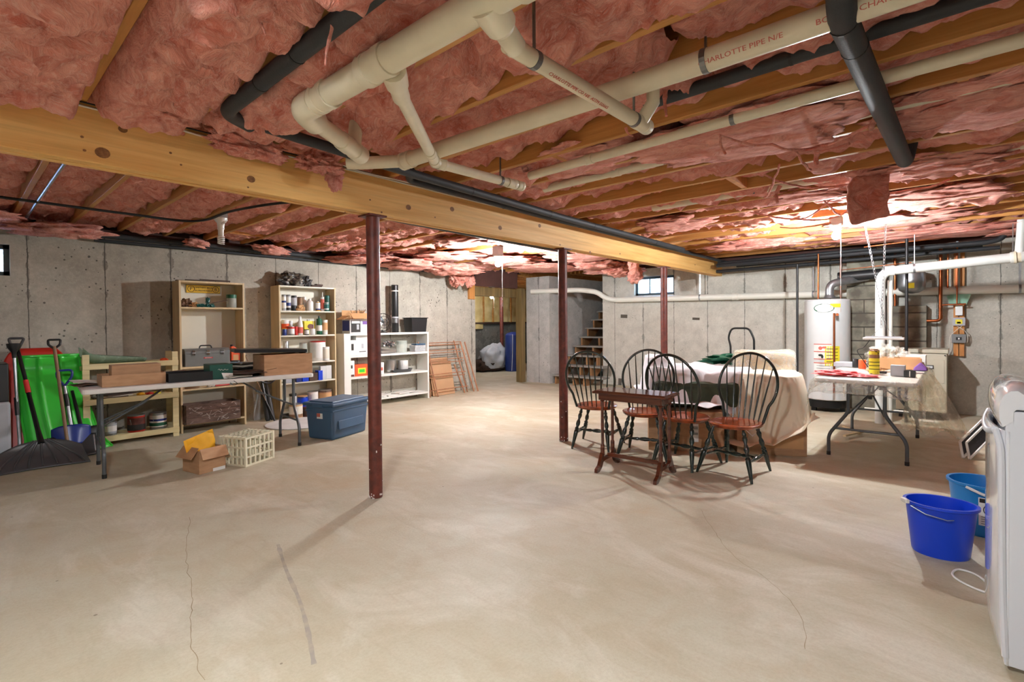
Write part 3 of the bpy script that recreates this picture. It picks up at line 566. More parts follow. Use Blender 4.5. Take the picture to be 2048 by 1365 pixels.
# thin wet pipe and cables past the beam
foam('insulated_pipe', 'black pipe running high past the beam toward the far bulb', [(2.05, 4.05, 2.36), (3.0, 4.2, 2.34), (4.7, 4.3, 2.34), (6.8, 4.3, 2.33)], .026, ((0, .4), (1, .4)))
foam('insulated_pipe', 'black pipe along the top of the left concrete wall', [(.75, 7.20, 2.33), (7.0, 7.2, 2.31)], .034, ((0, .3), (0, .5), (0, .75)))
foam('insulated_pipe', 'thinner black pipe below the one on the left wall top', [(1.1, 7.24, 2.27), (7.0, 7.24, 2.25)], .020)
def cable(label, pts, r, mt, nm='cable', cat='cable', n=8, clips=()):
    m = MB().tube(bez(pts, 8), r, n); o = m.obj(nm, mt, None, smooth=True, ang=180); return tag(o, label, cat)
cable('black cable looping from the left wall top up to the pipe past the beam', [(-1.7, 5.9, 2.385), (.5, 5.95, 2.38), (1.2, 6.0, 2.385), (1.62, 6.0, 2.385), (1.78, 5.75, 2.385), (1.80, 5.2, 2.385), (1.95, 4.6, 2.385), (2.15, 4.15, 2.38)], .012, 'cable_black')
cable('yellow cable strung across the joists past the beam at left', [(-1.7, 4.35, 2.392), (.1, 4.38, 2.392), (.75, 4.42, 2.40), (1.35, 4.36, 2.392), (1.95, 4.36, 2.392)], .009, 'cable_yellow')
pipe('conduit', 'bright steel conduit fixed beside the leftmost far joist', [(.53, 3.45, 2.39), (.53, 6.9, 2.39)], .012, 'galvanised', cat='conduit')
pipe('conduit', 'grey conduit running beside the near left joist', [(.505, -1.7, 2.395), (.51, 3.1, 2.395)], .014, 'steel_strap', cat='conduit')
cable('white electrical cable stapled along the top of the beam', [(-1.7, 3.192, 2.378), (.3, 3.193, 2.375), (1.2, 3.193, 2.37), (2.0, 3.193, 2.38), (3.2, 3.193, 2.372), (4.8, 3.193, 2.381), (6.8, 3.193, 2.378)], .0055, 'cable_white')
cable('second white cable hanging loose beside the beam top', [(1.62, 3.10, 2.41), (1.9, 3.16, 2.38), (2.3, 3.17, 2.385), (2.9, 3.182, 2.392), (4.5, 3.185, 2.39)], .005, 'cable_white')
cable('thin black cable along the top edge of the beam', [(-1.7, 3.19, 2.393), (2.0, 3.187, 2.391), (5, 3.19, 2.39), (9.1, 3.187, 2.388)], .004, 'cable_black')
cable('short white cable end curling out beside the near left joist', [(.53, 2.78, 2.40), (.545, 2.80, 2.36), (.60, 2.86, 2.35), (.63, 2.87, 2.36)], .004, 'cable_white')
t = thing('junction_box', 'blue junction box with white cover on the beam top at left', 'electrical box', (.80, 2.88, 2.345))
MB().b2(-.035, .035, -.03, .03, .012, .075).obj('box', 'grey_box', t, bevel=.003); MB().b2(-.04, .045, -.05, .035, .0, .012).obj('cover', 'lamp_white', t, bevel=.003)
MB().tube(bez([(-.03, .03, .01), (-.05, .12, -.02), (.02, .22, .0), (.25, .29, .01), (.5, .30, .01)], 8), .005, 8).obj('cable', 'cable_white', t, smooth=True)
# ---- right-hand mechanical corner
t = pipe('drain_pipe', 'long white drain pipe running level along the back wall', [(9.11, 5.28, 1.76), (9.11, -2.28, 1.665)], .055, 'pvc_white', coup=((0, .31, .1), (0, .56, .12)), straps=())
for y in (3.55, 1.75, .05, -.55):
    z = 1.76 - (5.28 - y) * .0126; m = MB().tube(((9.11, y - .012, z), (9.11, y + .012, z)), .058, 16); m.b2(9.108, 9.112, y - .011, y + .011, z + .05, 2.36); m.obj('hanger_strap', 'galvanised', t, world=True)
MB().tube(bend([(8.45, 6.98, 1.985), (8.75, 5.9, 1.98), (8.95, 5.62, 1.93), (9.05, 5.5, 1.80), (9.11, 5.30, 1.76), (9.11, 5.15, 1.758)], .16), .052, 18).obj('bend', 'pvc_white', t, smooth=True, world=True, ang=60)
t = pipe('drain_pipe', 'white pipe standing up from behind the right table and turning right', [(7.8, .765, .0), (7.8, .765, 1.905), (7.8, -1.2, 2.02)], .054, 'pvc_white_grey', coup=((1, .05, .10), (1, .62, .12), (1, .70, .16)), straps=((1, .17), (1, .60)), rb=.14, smt='galvanised', top=2.36)
MB().turned((7.8, -.42, 1.975), (7.8, -.62, 1.987), ((0, .066), (.1, .07), (.12, .062), (.88, .062), (.9, .07), (1, .066)), 18).obj('coupling', 'pvc', t, smooth=True, world=True, ang=30)
MB().tube([(7.8, -.47, 2.0), (7.8, -.49, 2.38)], .045, 16).obj('riser', 'pvc_white_grey', t, smooth=True, world=True)
pipe('drain_pipe', 'slim white pipe standing beside the thicker upright pipe', [(7.95, .68, 0), (7.95, .68, 1.80)], .028, 'pvc_white')
for i, (x, z, a, b, r, lab) in enumerate(((8.55, 2.23, 3.05, -.25, .032, 'black foam pipe under the joists at the back, nearest of the bundle'), (8.75, 2.29, 3.1, .9, .03, 'black foam pipe second in the bundle near the back wall'), (8.95, 2.17, 3.35, .75, .028, 'lowest black foam pipe of the bundle ending at the beam end'), (8.7, 2.17, 1.3, -.35, .026, 'black foam pipe reaching right past the white hanger chains'), (9.08, 2.26, 2.9, -.2, .03, 'black foam pipe closest to the back wall top'))):
    pts = [(x, a, z), (x, b, z + .02)]
    if i == 0: pts += [(x, b - .12, z + .05), (x, b - .14, z + .2)]
    foam('insulated_pipe', lab, pts, r, ((0, .2), (0, .6)), .06)
cu = [('upright copper pipe rising from the water heater left side', [(8.5, 1.57, 1.62), (8.5, 1.57, 2.28)], .013), ('second copper pipe rising from the water heater', [(8.55, 1.30, 1.62), (8.55, 1.30, 2.28)], .011),
      ('copper pipe running down the front of the water heater', [(8.12, 1.31, .30), (8.12, 1.31, 1.40)], .013), ('horizontal copper pipe just under the joists at right', [(8.35, 1.0, 2.30), (8.35, .1, 2.34)], .013),
      ('thin copper line from the heater gas valve to the chimney column', [(8.5, 1.28, 2.02), (8.5, .5, 2.06)], .006)]
for lab, pts, r in cu: pipe('copper_pipe', lab, pts, r, 'copper', rb=.04)
t = pipe('copper_pipe', 'copper pipe looping above the boiler with two elbows', [(9.05, .56, 1.285), (9.05, .22, 1.285), (9.05, .22, 1.66), (9.05, .22, 2.3)], .021, 'copper', rb=.05)
MB().tube([(9.05, .22, 1.50), (9.05, -.04, 1.505)], .012, 12).obj('branch', 'copper', t, smooth=True, world=True); MB().tube([(9.05, .05, 1.505), (9.05, .05, 2.3)], .009, 10).obj('branch', 'copper', t, smooth=True, world=True)
for dz in (1.31, 1.45): MB().tube([(9.05, .22, dz), (9.05, .22, dz + .05)], .025, 12).obj('fitting', 'copper', t, smooth=True, world=True)
for y, r, lab in ((.145, .012, 'first of the copper risers behind the tank'), (.06, .010, 'second copper riser behind the expansion tank'), (.72, .018, 'copper riser left of the expansion tank beside the black rod')):
    pipe('copper_pipe', lab, [(9.08, y, .45 if y > .5 else 1.7), (9.08, y, 2.32)], r, 'copper')
m = pipe('black_pipe', 'thin black gas pipe standing left of the water heater', [(8.25, 1.79, 0), (8.25, 1.79, 2.12)], .016, 'pipe_black')
m = pipe('black_pipe', 'thin black pipe standing right of the white upright pipes', [(8.05, .52, 0), (8.05, .52, 2.36)], .017, 'pipe_black')
t = thing('expansion_tank', 'grey expansion tank with yellow label behind the white wall pipe', 'tank', (8.85, .52, 1.66))
MB().lathe(((.0001, .0), (.08, .01), (.14, .05), (.155, .10), (.155, .26), (.14, .31), (.06, .34), (.0001, .345)), (0, 0, 0), 24).obj('tank', 'galvanised', t, smooth=True)
MB().b2(-.162, -.15, -.04, .045, .07, .14).obj('label', 'yellow_label', t)
t = thing('vent_duct', 'dark galvanised flue duct from the heater top into the chimney', 'duct', (8.45, 1.42, 1.62))
MB().tube(bend([(0, 0, 0), (0, 0, .20), (.08, -.14, .24), (.36, -.40, .30)], .09), .055, 16).obj('duct', 'galvanised', t, smooth=True)
MB().lathe(((.08, 0), (.056, .05)), (0, 0, -.0), 16).obj('draft_hood', 'galvanised', t, smooth=True)
foam('insulated_pipe', 'wide dark duct crossing behind the heater toward the chimney', [(8.66, 1.35, 1.93), (8.66, .84, 1.95)], .07, (), .05, 'pipe_black')
# ---- water heater and boiler
t = thing('water_heater', 'tall light grey water heater with warning and yellow labels', 'water heater', (8.5, 1.46, 0))
R0 = .285
MB().lathe(((R0 - .03, .06), (R0 - .03, .16)), (0, 0, 0), 32).obj('burner_ring', 'black_metal', t, smooth=True, ang=30)
MB().lathe(((R0 - .01, .17), (R0, .18), (R0, 1.58), (R0 - .012, 1.60), (.0001, 1.61)), (0, 0, 0), 40).obj('tank', 'heater_grey', t, smooth=True, ang=30)
for a in (0.4, 2.4, 4.6): MB().b2(.2 * math.cos(a) - .03, .2 * math.cos(a) + .03, .2 * math.sin(a) - .03, .2 * math.sin(a) + .03, 0, .065).obj('foot', 'black_metal', t)
va = math.atan2(-1.46, -8.5)
def onheater(da, z, w_, h_, mt, nm, rr=R0 + .002, round_=False):
    v = []; n = 8
    def fn(u, q):
        a = va + da + (u - .5) * w_ / rr; return Vector((rr * math.cos(a), rr * math.sin(a), z + (q - .5) * h_))
    if round_:
        for k in range(24):
            an = 2 * PI * k / 24; a = va + da + math.cos(an) * w_ / 2 / rr; v.append(Vector((rr * math.cos(a), rr * math.sin(a), z + math.sin(an) * h_ / 2)))
        return MB().add(v, [tuple(range(24))]).obj(nm, mt, t)
    return MB().grid(8, 1, fn).obj(nm, mt, t, smooth=True)
onheater(-.14, 1.475, .26, .125, 'leaf_green', 'oval_badge', round_=True); onheater(-.14, 1.478, .235, .10, 'white', 'oval_badge', R0 + .004, True); onheater(.36, 1.51, .13, .05, 'yellow_label', 'label')
onheater(-.20, .86, .22, .22, 'white', 'label'); onheater(-.20, .60, .22, .2, 'white', 'label'); onheater(.22, .80, .19, .28, 'yellow_label', 'label')
for z in (.965, .86, .755, .70): onheater(-.20, z, .225, .012, 'red_print', 'label_stripe', R0 + .004)
for i in range(5): onheater(.22, .90 - i * .045, .14, .008, 'ink', 'label_stripe', R0 + .004); onheater(-.16, .66 - i * .035, .17, .005, 'steel_strap', 'label_stripe', R0 + .004)
for (a, z, w_, h_) in ((-.28, .91, .05, .05), (-.12, .92, .06, .03), (-.27, .81, .06, .03), (-.2, .79, .03, .05)): onheater(a, z, w_, h_, 'red_print' if z > .9 else 'ink', 'label_symbol', R0 + .005, True)
nx = Vector((math.cos(va), math.sin(va), 0)); text2('Smith', .055, 'steel_strap', t, nx * (R0 + .006) + Vector((.02, 0, 1.485)), nx.cross(Vector((0, 0, 1))) * -1, nx, 'badge_lettering')
MB().tube([nx * R0 + Vector((0, -.12, 1.38)), nx * (R0 + .1) + Vector((0, -.12, 1.38))], .02, 12).obj('relief_valve', 'copper', t, smooth=True)
t = thing('boiler', 'low beige metal boiler cabinet beside the back wall', 'boiler', (8.78, .40, 0))
MB().b2(-.30, .23, -.26, .26, .10, .86).obj('cabinet', 'boiler_beige', t, bevel=.008); MB().b2(-.315, .235, -.275, .275, .865, .915).obj('lid', 'boiler_beige', t, bevel=.008)
MB().b2(-.306, -.30, -.235, .235, .48, .78).obj('access_panel', 'boiler_beige', t, bevel=.003); MB().b2(-.27, .2, -.23, .23, 0, .1).obj('base', 'black_metal', t)
for s in (-1, 1):
    for z in (.84,): MB().tube([(-.318, s * .24, z), (-.30, s * .24, z)], .008, 8).obj('screw', 'black_metal', t)
MB().b2(-.311, -.305, -.13, .13, .66, .71).obj('name_plate', 'ink', t); MB().b2(-.3125, -.3105, -.12, .12, .67, .70).obj('plate_face', 'heater_grey', t)
pipe('drain_pipe', 'small white drain line lying low in front of the boiler', [(8.0, .95, .14), (8.0, .45, .14), (8.0, .45, .05), (8.0, .2, .05)], .017, 'pvc_white', rb=.02)
# wooden board with switches
t = thing('switch_board', 'vertical pine board on the back wall holding three electrical boxes', 'electrical board', (9.17, .03, .80))
for s, w_ in ((-.03, .052), (.03, .052)): MB().b2(.0, .05, s - w_ / 2, s + w_ / 2, 0, 1.5).obj('board', 'wood_stub', t, bevel=.002)
def ebox(z, w_, h_, mt, nm='electrical_box', y=0):
    o = MB().b2(-.055, 0, y - w_ / 2, y + w_ / 2, z - h_ / 2, z + h_ / 2).obj(nm, mt, t, bevel=.004); return o
b1 = ebox(.62, .075, .13, 'lamp_white'); b2_ = ebox(.47, .13, .11, 'grey_box'); b3 = ebox(.24, .15, .12, 'steel_strap')
MB().b2(-.062, -.054, -.035, .035, .44, .50).obj('dial_window', 'yellow_label', b2_); MB().b2(-.062, -.054, -.02, .02, .445, .47).obj('dial_window', 'black_plastic', b2_)
MB().b2(-.062, -.054, -.03, .03, .22, .26).obj('switch', 'black_plastic', b3); MB().b2(-.066, -.06, -.008, .008, .23, .25).obj('toggle', 'white', b3)
MB().tube([(-.02, .0, .69), (-.02, 0, 1.5)], .010, 8).obj('conduit', 'cable_white', t, smooth=True)
for i, (dy, dz, rz) in enumerate(((.03, .85, .4), (-.045, .87, -.5), (.06, .77, -.3), (.0, .81, .1), (-.05, .78, .3))): MB().box((-.03 - i * .003, dy, dz), (.002, .10, .14), (rz, 0, 0)).obj('tag_card', 'green_card' if 'green_card' in MATS else mat('green_card', (150, 196, 172), .8).name, t)
for pts in ([(-.04, -.03, .41), (-.05, .04, .34), (-.05, .09, .26), (-.05, .10, .12), (-.03, .14, .02), (.0, .2, -.04)], [(-.04, .02, .41), (-.05, -.07, .33), (-.04, -.09, .24), (-.03, -.08, .18)]): MB().tube(bez(pts, 6), .004, 6).obj('cable', 'cable_white', t, smooth=True)
# ================================================================ left side
def carton(name, label, loc, d, rz=0, mt='card', cat='box', flaps=0, lid=False, group=None, inner='card_inside', open_=True, fill=None, tape=False, th=.004):
    """cardboard box with real walls; flaps: number of folded-out flaps"""
    t = thing(name, label, cat, loc, rz, group); x, y, z = d; m = MB()
    if open_:
        m.b2(-x / 2, x / 2, -y / 2, y / 2, 0, th); m.b2(-x / 2, x / 2, -y / 2, -y / 2 + th, th, z); m.b2(-x / 2, x / 2, y / 2 - th, y / 2, th, z); m.b2(-x / 2, -x / 2 + th, -y / 2 + th, y / 2 - th, th, z); m.b2(x / 2 - th, x / 2, -y / 2 + th, y / 2 - th, th, z)
    else: m.b2(-x / 2, x / 2, -y / 2, y / 2, 0, z)
    m.obj('body', mt, t, bevel=.0015)
    if lid: MB().b2(-x / 2 - .003, x / 2 + .003, -y / 2 - .003, y / 2 + .003, z - .02, z + .004).obj('lid', mt, t, bevel=.002)
    L = y * .48
    if flaps > 0: MB().box((0, -y / 2 - L * .30, z - L * .26), (x * .98, L * .8, .003), (.72, 0, 0)).obj('flap', mt, t)
    if flaps > 1: MB().box((-x / 2 - L * .28, 0, z - L * .2), (L * .7, y * .96, .003), (0, -.62, 0)).obj('flap', mt, t)
    if flaps > 2: MB().box((x / 2 + L * .26, 0, z + L * .2), (L * .7, y * .96, .003), (0, -.6, 0)).obj('flap', mt, t)
    if flaps > 3: MB().box((0, y / 2 + L * .08, z + L * .36), (x * .98, .003, L * .76), (-.2, 0, 0)).obj('flap', mt, t)
    if tape: MB().b2(-.03, .03, -y / 2 - .001, y / 2 + .001, z, z + .001).obj('tape', 'brown_cap', t)
    return t
def can(label, loc, r, h, body, band=None, lid='galvanised', cat='can', name='paint_can', bands=(), handle=False, neck=0, taper=1.0, n=20, band_z=(.15, .85), group=None, rz=0):
    t = thing(name, label, cat, loc, rz, group); k = taper
    if neck:
        MB().lathe(((r * .93, 0), (r, .004), (r * k, h * (1 - neck)), (r * k * .8, h * (1 - neck * .6)), (r * .42, h * (1 - neck * .4)), (r * .40, h * (1 - neck * .3)), (.0001, h * (1 - neck * .3))), n=n).obj('body', body, t, smooth=True, ang=50)
        MB().lathe(((r * .46, h * (1 - neck * .32)), (r * .44, h * .99), (.0001, h))).obj('cap', lid, t, smooth=True, ang=40)
    else:
        MB().lathe(((r * .97, 0), (r, .004), (r * k, h * .955), (r * k * .98, h * .965), (.0001, h * .965)), n=n).obj('body', body, t, smooth=True, ang=40)
        MB().lathe(((r * k * 1.02, h * .95), (r * k * 1.03, h * .985), (r * k * .95, h), (r * k * .85, h * .985), (.0001, h * .985)), n=n).obj('lid', lid, t, smooth=True, ang=40)
    if band: a, b = band_z; MB().lathe(((r * 1.012 * (1 + (k - 1) * a), h * a), (r * 1.012 * (1 + (k - 1) * b), h * b)), n=n).obj('label', band, t, smooth=True)
    for (a, b, c) in bands: MB().lathe(((r * 1.02 * (1 + (k - 1) * a), h * a), (r * 1.02 * (1 + (k - 1) * b), h * b)), n=n).obj('label_band', c, t, smooth=True)
    if handle: MB().tube([(0 + math.sin(a) * r * .25 - r * .9, math.cos(a) * (r + .006) , h * .8 - math.sin(a) * r * 1.0) for a in [PI * i / 12 for i in range(13)]], .0022, 6).obj('handle', 'galvanised', t)
    return t
def crumple(name, label, cat, c, d, mt, amp=.35, seed=1, fr=2.6, sub=4, rz=0, par=None, nm=None):
    o = MB().blob(Vector(c) + Vector((0, 0, d[2] * .55)), d, amp, fr, sub, rz, seed, flat=True).obj(name, mt, None, smooth=True, ang=50); return tag(o, label, cat)
# ---- folding tables
def fold_table(loc, rz, L, W, H, label, legx, mt='table_white'):
    t = thing('folding_table', label, 'table', loc, rz); r = .035
    out = []
    for sx, sy, a0 in ((1, 1, 0), (-1, 1, 90), (-1, -1, 180), (1, -1, 270)):
        for k in range(5): a = math.radians(a0 + k * 22.5); out.append((sx * (L / 2 - r) + r * math.cos(a), sy * (W / 2 - r) + r * math.sin(a)))
    MB().prism(out, H - .042, H).obj('tabletop', mt, t, bevel=.008)
    for s, px in ((-1, -legx), (1, legx)):
        for q in (-1, 1):
            pts = [(px, q * .14, H - .045), (px, q * .14, .44), (px - s * .0, q * .29, .20), (px, q * .30, .0)]
            l = MB().tube(bend([pts[0], pts[1], (px, q * .16, .40), (px, q * .285, .22), (px, q * .30, .17), pts[3]], .06), .0155, 12).obj('leg', 'grey_metal', t, smooth=True); MB().tube([(px, q * .30, 0), (px, q * .30, .035)], .018, 12).obj('foot_cap', 'black_plastic', l)
        MB().tube([(px, -.255, .265), (px, .255, .265)], .011, 10).obj('cross_bar', 'grey_metal', t, smooth=True)
        MB().box((px, 0, H - .055), (.04, .36, .024)).obj('leg_bracket', 'grey_metal', t)
        for q in (-1, 1): MB().tube([(px, q * .135, .42), (px - s * .30, q * .02, H - .20), (px - s * .5, 0, H - .055)], .008, 8).obj('brace', 'grey_metal', t, smooth=True)
        MB().box((px - s * .30, 0, H - .20), (.09, .03, .022), (0, s * .55, 0)).obj('brace_lock', 'grey_metal', t)
    MB().b2(-L / 2 + .03, L / 2 - .03, -.012, .012, H - .07, H - .042).obj('rail', 'grey_metal', t); return t
T1 = .775; T1C = Vector((1.71, 5.69, 0)); A1 = math.radians(-5.2)
tb = fold_table(T1C, A1, 1.92, .74, T1, 'white folding table in front of the shelves, covered with boxes and papers', .82)
MB().tube(bez([(.14, -.375, T1 - .03), (.16, -.385, T1 - .055), (.2, -.385, T1 - .045), (.17, -.38, T1 - .015)], 6), .003, 6).obj('hook', 'black_metal', tb, smooth=True)
def on1(x, y, z=0): c, s = math.cos(A1), math.sin(A1); return (T1C.x + x * c - y * s, T1C.y + x * s + y * c, T1 + .001 + z)
def t1px(u, v): p = P(u, v, z=T1); return p
carton('cardboard_box', 'low brown cardboard box at the left end of the white folding table', on1(-.60, -.12), (.46, .30, .10), A1 + .05, 'card')
carton('cardboard_box', 'smaller closed brown box resting on the low box at the table left end', on1(-.57, -.08, .078), (.36, .20, .10), A1 + .02, 'card', open_=False)
carton('cardboard_box', 'black open box with papers beside the green box on the table', on1(-.17, -.16), (.36, .26, .085), A1 + .02, 'black_plastic', inner='card')
t = carton('cardboard_box', 'dark green box with silver script in the middle of the table', on1(.09, -.14), (.20, .26, .14), A1, 'green_box', open_=False)
text('Angelica', .03, 'white', t, (.01, -.131, .085), (PI / 2, PI, 0), 'box_lettering') if 0 else None
m = MB().tube(bez([(-.03, -.1312, .09), (-.02, -.1312, .10), (-.01, -.1312, .085), (.0, -.1312, .095), (.015, -.1312, .083), (.03, -.1312, .095), (.045, -.1312, .085), (.06, -.1312, .092)], 6), .0014, 5).obj('script_lettering', 'white', t)
MB().add([(.02, -.1315, 0), (.1, -.1315, 0), (.1, -.1315, .05), (.0, -.1315, .06)], [(0, 1, 2, 3)]).obj('white_corner', 'white', t)
carton('cardboard_box', 'large plain cardboard box at the right end of the white folding table', on1(.72, -.12), (.50, .34, .215), A1 + .03, 'card', flaps=0)
for s in (-1, 1): pass
MB_ = MB().box((0, 0, 0), (.70, .34, .035))
o = MB_.obj('framed_panel', 'black_plastic', None, bevel=.004); o.location = on1(.60, -.06, .235); o.rotation_euler = (.0, .03, A1 - .14); tag(o, 'flat black framed panel lying across the large cardboard box', 'panel')
# loose flat things on the table
rn = random.Random(5)
spots = [(-.86, .05, .30, .22, 'paper_brown', .35), (-.84, .12, .34, .24, 'paper', .1), (-.22, .14, .34, .26, 'paper_brown', .3), (-.16, .18, .36, .25, 'paper', -.2), (-.30, .2, .4, .28, 'paper_brown', .12), (-.05, .2, .34, .28, 'wood_dark', .4), (.22, -.2, .22, .28, 'paper', .2), (.26, -.14, .26, .3, 'paper_brown', -.2), (.34, -.24, .3, .2, 'wood_dark', .05), (.44, -.16, .34, .26, 'paper_brown', -.1), (.38, .0, .4, .3, 'black_plastic', .3), (.20, .12, .3, .3, 'wood_dark', -.3), (.5, .1, .36, .3, 'paper_brown', .2), (.08, .22, .34, .24, 'paper', .1), (-.55, .2, .34, .26, 'paper_brown', .2)]
where = ['hanging over the left end', 'under the tilted one at the left end', 'leaning behind the black box', 'topmost behind the black box', 'lowest behind the black box', 'behind the green box', 'white, right of the green box', 'brown, right of the green box', 'dark, at the table front edge', 'at the front edge by the large box', 'black, in the table middle', 'dark, at the back of the table middle', 'left of the large box', 'white, at the back edge', 'behind the smaller closed box']
for i, (x, y, a, b, mt, r) in enumerate(spots):
    m = MB().grid(6, 5, lambda u, v: Vector(((u - .5) * a, (v - .5) * b, .006 + .012 * noise.noise(Vector((u * 2, v * 2, i * 3.1))) + (u - .5) * rn.uniform(-.001, .001))))
    o = m.obj('paper_sheet', mt, None, solid=.004); o.location = on1(x, y, .008 + .011 * (i % 5)); o.rotation_euler = (rn.uniform(-.05, .08), rn.uniform(-.09, .09), A1 + r); tag(o, 'loose flat sheet on the folding table, ' + where[i], 'paper')
for i, (x, y, z, a, b) in enumerate(((.43, .16, .05, .26, .2), (.45, .16, .075, .3, .22), (.42, .17, .10, .24, .22), (.46, .15, .125, .28, .2), (.43, .17, .15, .24, .2))):
    o = MB().box((0, 0, 0), (a, b, .016)).obj('picture_frame', ('paper_brown', 'galvanised', 'black_plastic', 'paper', 'steel_pan')[i], None, bevel=.003); o.location = on1(x, y, z - .04); o.rotation_euler = (0, .04 * (-1) ** i, A1 + .1 * i); tag(o, ('lowest', 'second lowest', 'middle', 'second highest', 'topmost')[i] + ' thin frame in the pile left of the large cardboard box', 'frame')
can('black can with round white mark standing behind the pile of frames', on1(.36, .30), .045, .14, 'black_plastic', 'black_plastic', 'steel_strap', bands=((.35, .65, 'white'),))
# ---- cardboard box with yellow envelope and crate on the floor
c0 = P(400, 945, z=0)
t = carton('cardboard_box', 'small open cardboard box on the floor holding a yellow envelope', (1.52, 5.10, 0), (.235, .26, .205), .22, 'card', th=.003)
MB().box((0, -.13 - .03, .175), (.23, .005, .10), (-.5, 0, 0)).obj('flap', 'card', t); MB().box((-.117 - .03, 0, .185), (.11, .24, .004), (0, -.9, 0)).obj('flap', 'card', t)
MB().b2(-.0, .11, -.1325, -.1305, .0, .028).obj('white_label', 'white', t)
def env(u, v):
    p = Vector(((u - .5) * .26 * (.62 + .38 * min(1, v * 1.6)), 0, v * .30)); p.y = .028 * math.sin(PI * u) * math.sin(PI * min(1, v * 1.1)) + .012 * noise.noise(Vector((u * 4, v * 4, 2))); return p
m = MB().grid(14, 14, env); n0 = len(m.v); m.grid(14, 14, lambda u, v: Vector((env(u, v).x, -env(u, v).y, env(u, v).z)))
o = m.obj('padded_envelope', 'yellow_env', None, smooth=True, ang=60); o.location = (1.535, 5.11, .035); o.rotation_euler = (.05, -.24, .22); tag(o, 'padded yellow envelope sticking out of the small cardboard box', 'envelope')
t = thing('milk_crate', 'cream plastic lattice crate turned upside down on the floor', 'crate', (1.885, 5.10, 0), .42)
cw, cd, chh = .33, .30, .27; k = .007
for sx in (-1, 1):
    for sy_ in (-1, 1): MB().b2(sx * cw / 2 - .012, sx * cw / 2 + .012, sy_ * cd / 2 - .012, sy_ * cd / 2 + .012, 0, chh).obj('corner_post', 'crate_cream', t, bevel=.003)
m = MB()
for z in (.008, .085, .17, chh - .012):
    for s in (-1, 1): m.b2(-cw / 2, cw / 2, s * cd / 2 - k, s * cd / 2 + k, z - .008, z + .008); m.b2(s * cw / 2 - k, s * cw / 2 + k, -cd / 2, cd / 2, z - .008, z + .008)
for i in range(1, 6):
    x = -cw / 2 + cw * i / 6; y = -cd / 2 + cd * i / 6
    for s in (-1, 1): m.b2(x - .006, x + .006, s * cd / 2 - k, s * cd / 2 + k, 0, chh); m.b2(s * cw / 2 - k, s * cw / 2 + k, y - .006, y + .006, 0, chh)
    m.b2(x - .012, x + .012, -cd / 2, cd / 2, chh - .008, chh); m.b2(-cw / 2, cw / 2, y - .012, y + .012, chh - .008, chh)
m.obj('lattice', 'crate_cream', t)['kind'] = 'stuff'
# white disc on the floor
o = MB().lathe(((.0001, 0), (.41, 0), (.415, .006), (.41, .012), (.0001, .012)), (3.06, 6.50, .001), 48).obj('round_board', 'white_disc', None, smooth=True, ang=30); tag(o, 'flat white round board lying on the floor below the second bookshelf', 'board')
# ---- blue storage bin
t = thing('storage_bin', 'blue lidded plastic storage bin on the floor by the nearest post', 'bin', (3.05, 5.50, 0), .33)
MB().box((0, 0, .195), (.56, .36, .39), (0, 0, 0), 1.09, 1.12).obj('tub', 'bin_blue', t, bevel=.025); MB().box((0, 0, .325), (.60, .40, .02), top=1.02).obj('rib', 'bin_blue', t, bevel=.006)
MB().box((0, 0, .40), (.655, .455, .04), top=.985).obj('lid', 'bin_blue', t, bevel=.014); MB().box((0, 0, .425), (.55, .35, .02), top=.98).obj('lid_panel', 'bin_blue', t, bevel=.01)
for s in (-1, 1): MB().box((s * .318, 0, .385), (.03, .15, .035)).obj('handle', 'bin_blue', t, bevel=.006)
MB().b2(-.303, -.297, -.05, .03, .24, .30).obj('sticker', 'white', t); MB().b2(-.304, -.298, -.02, .03, .26, .30).obj('sticker', 'red_print', t)
MB().box((0, -.2, .16), (.42, .012, .10), (-.08, 0, 0)).obj('side_panel', 'bin_blue', t, bevel=.005)
# ---- shelving
def shelf_unit(name, label, x0, x1, y0, dep, H, zs, mt, th=.022, back=None, sidemt=None, backz=(0, 9)):
    t = thing(name, label, 'shelf', ((x0 + x1) / 2, y0 + dep / 2, 0)); w_ = (x1 - x0) / 2; sm = sidemt or mt
    for s in (-1, 1): MB().b2(s * w_ - (th if s > 0 else 0), s * w_ + (th if s < 0 else 0), -dep / 2, dep / 2, 0, H).obj('side_panel', sm, t, bevel=.002)
    for z in zs: MB().b2(-w_ + th, w_ - th, -dep / 2 + .002, dep / 2, z - th, z).obj('shelf_board', mt, t, bevel=.002)
    if back: MB().b2(-w_ + .002, w_ - .002, dep / 2, dep / 2 + .006, .03, H - .01).obj('back_panel', back, t)
    return t
bs1 = shelf_unit('bookshelf', 'birch bookshelf with a yellow sign and a grey toolbox', 1.845, 2.585, 7.0, .27, 1.85, (.11, .53, .80, 1.53, 1.85), 'wood_birch', back='laminate_cream')
bs2 = shelf_unit('bookshelf', 'pale bookshelf crowded with cans and bottles', 3.03, 3.87, 7.0, .27, 1.85, (.09, .49, .77, 1.155, 1.50, 1.85), 'laminate_cream', th=.02, back='laminate_cream', sidemt='wood_birch')
ws = shelf_unit('white_shelf', 'white open shelf unit with kitchen boxes and pans', 3.97, 5.59, 6.95, .30, 1.16, (.12, .49, .82, 1.16), 'shelf_white', th=.032)
MB().b2(-.79, -.70, -.151, -.145, .12, 1.14).obj('front_stile', 'shelf_white', ws)
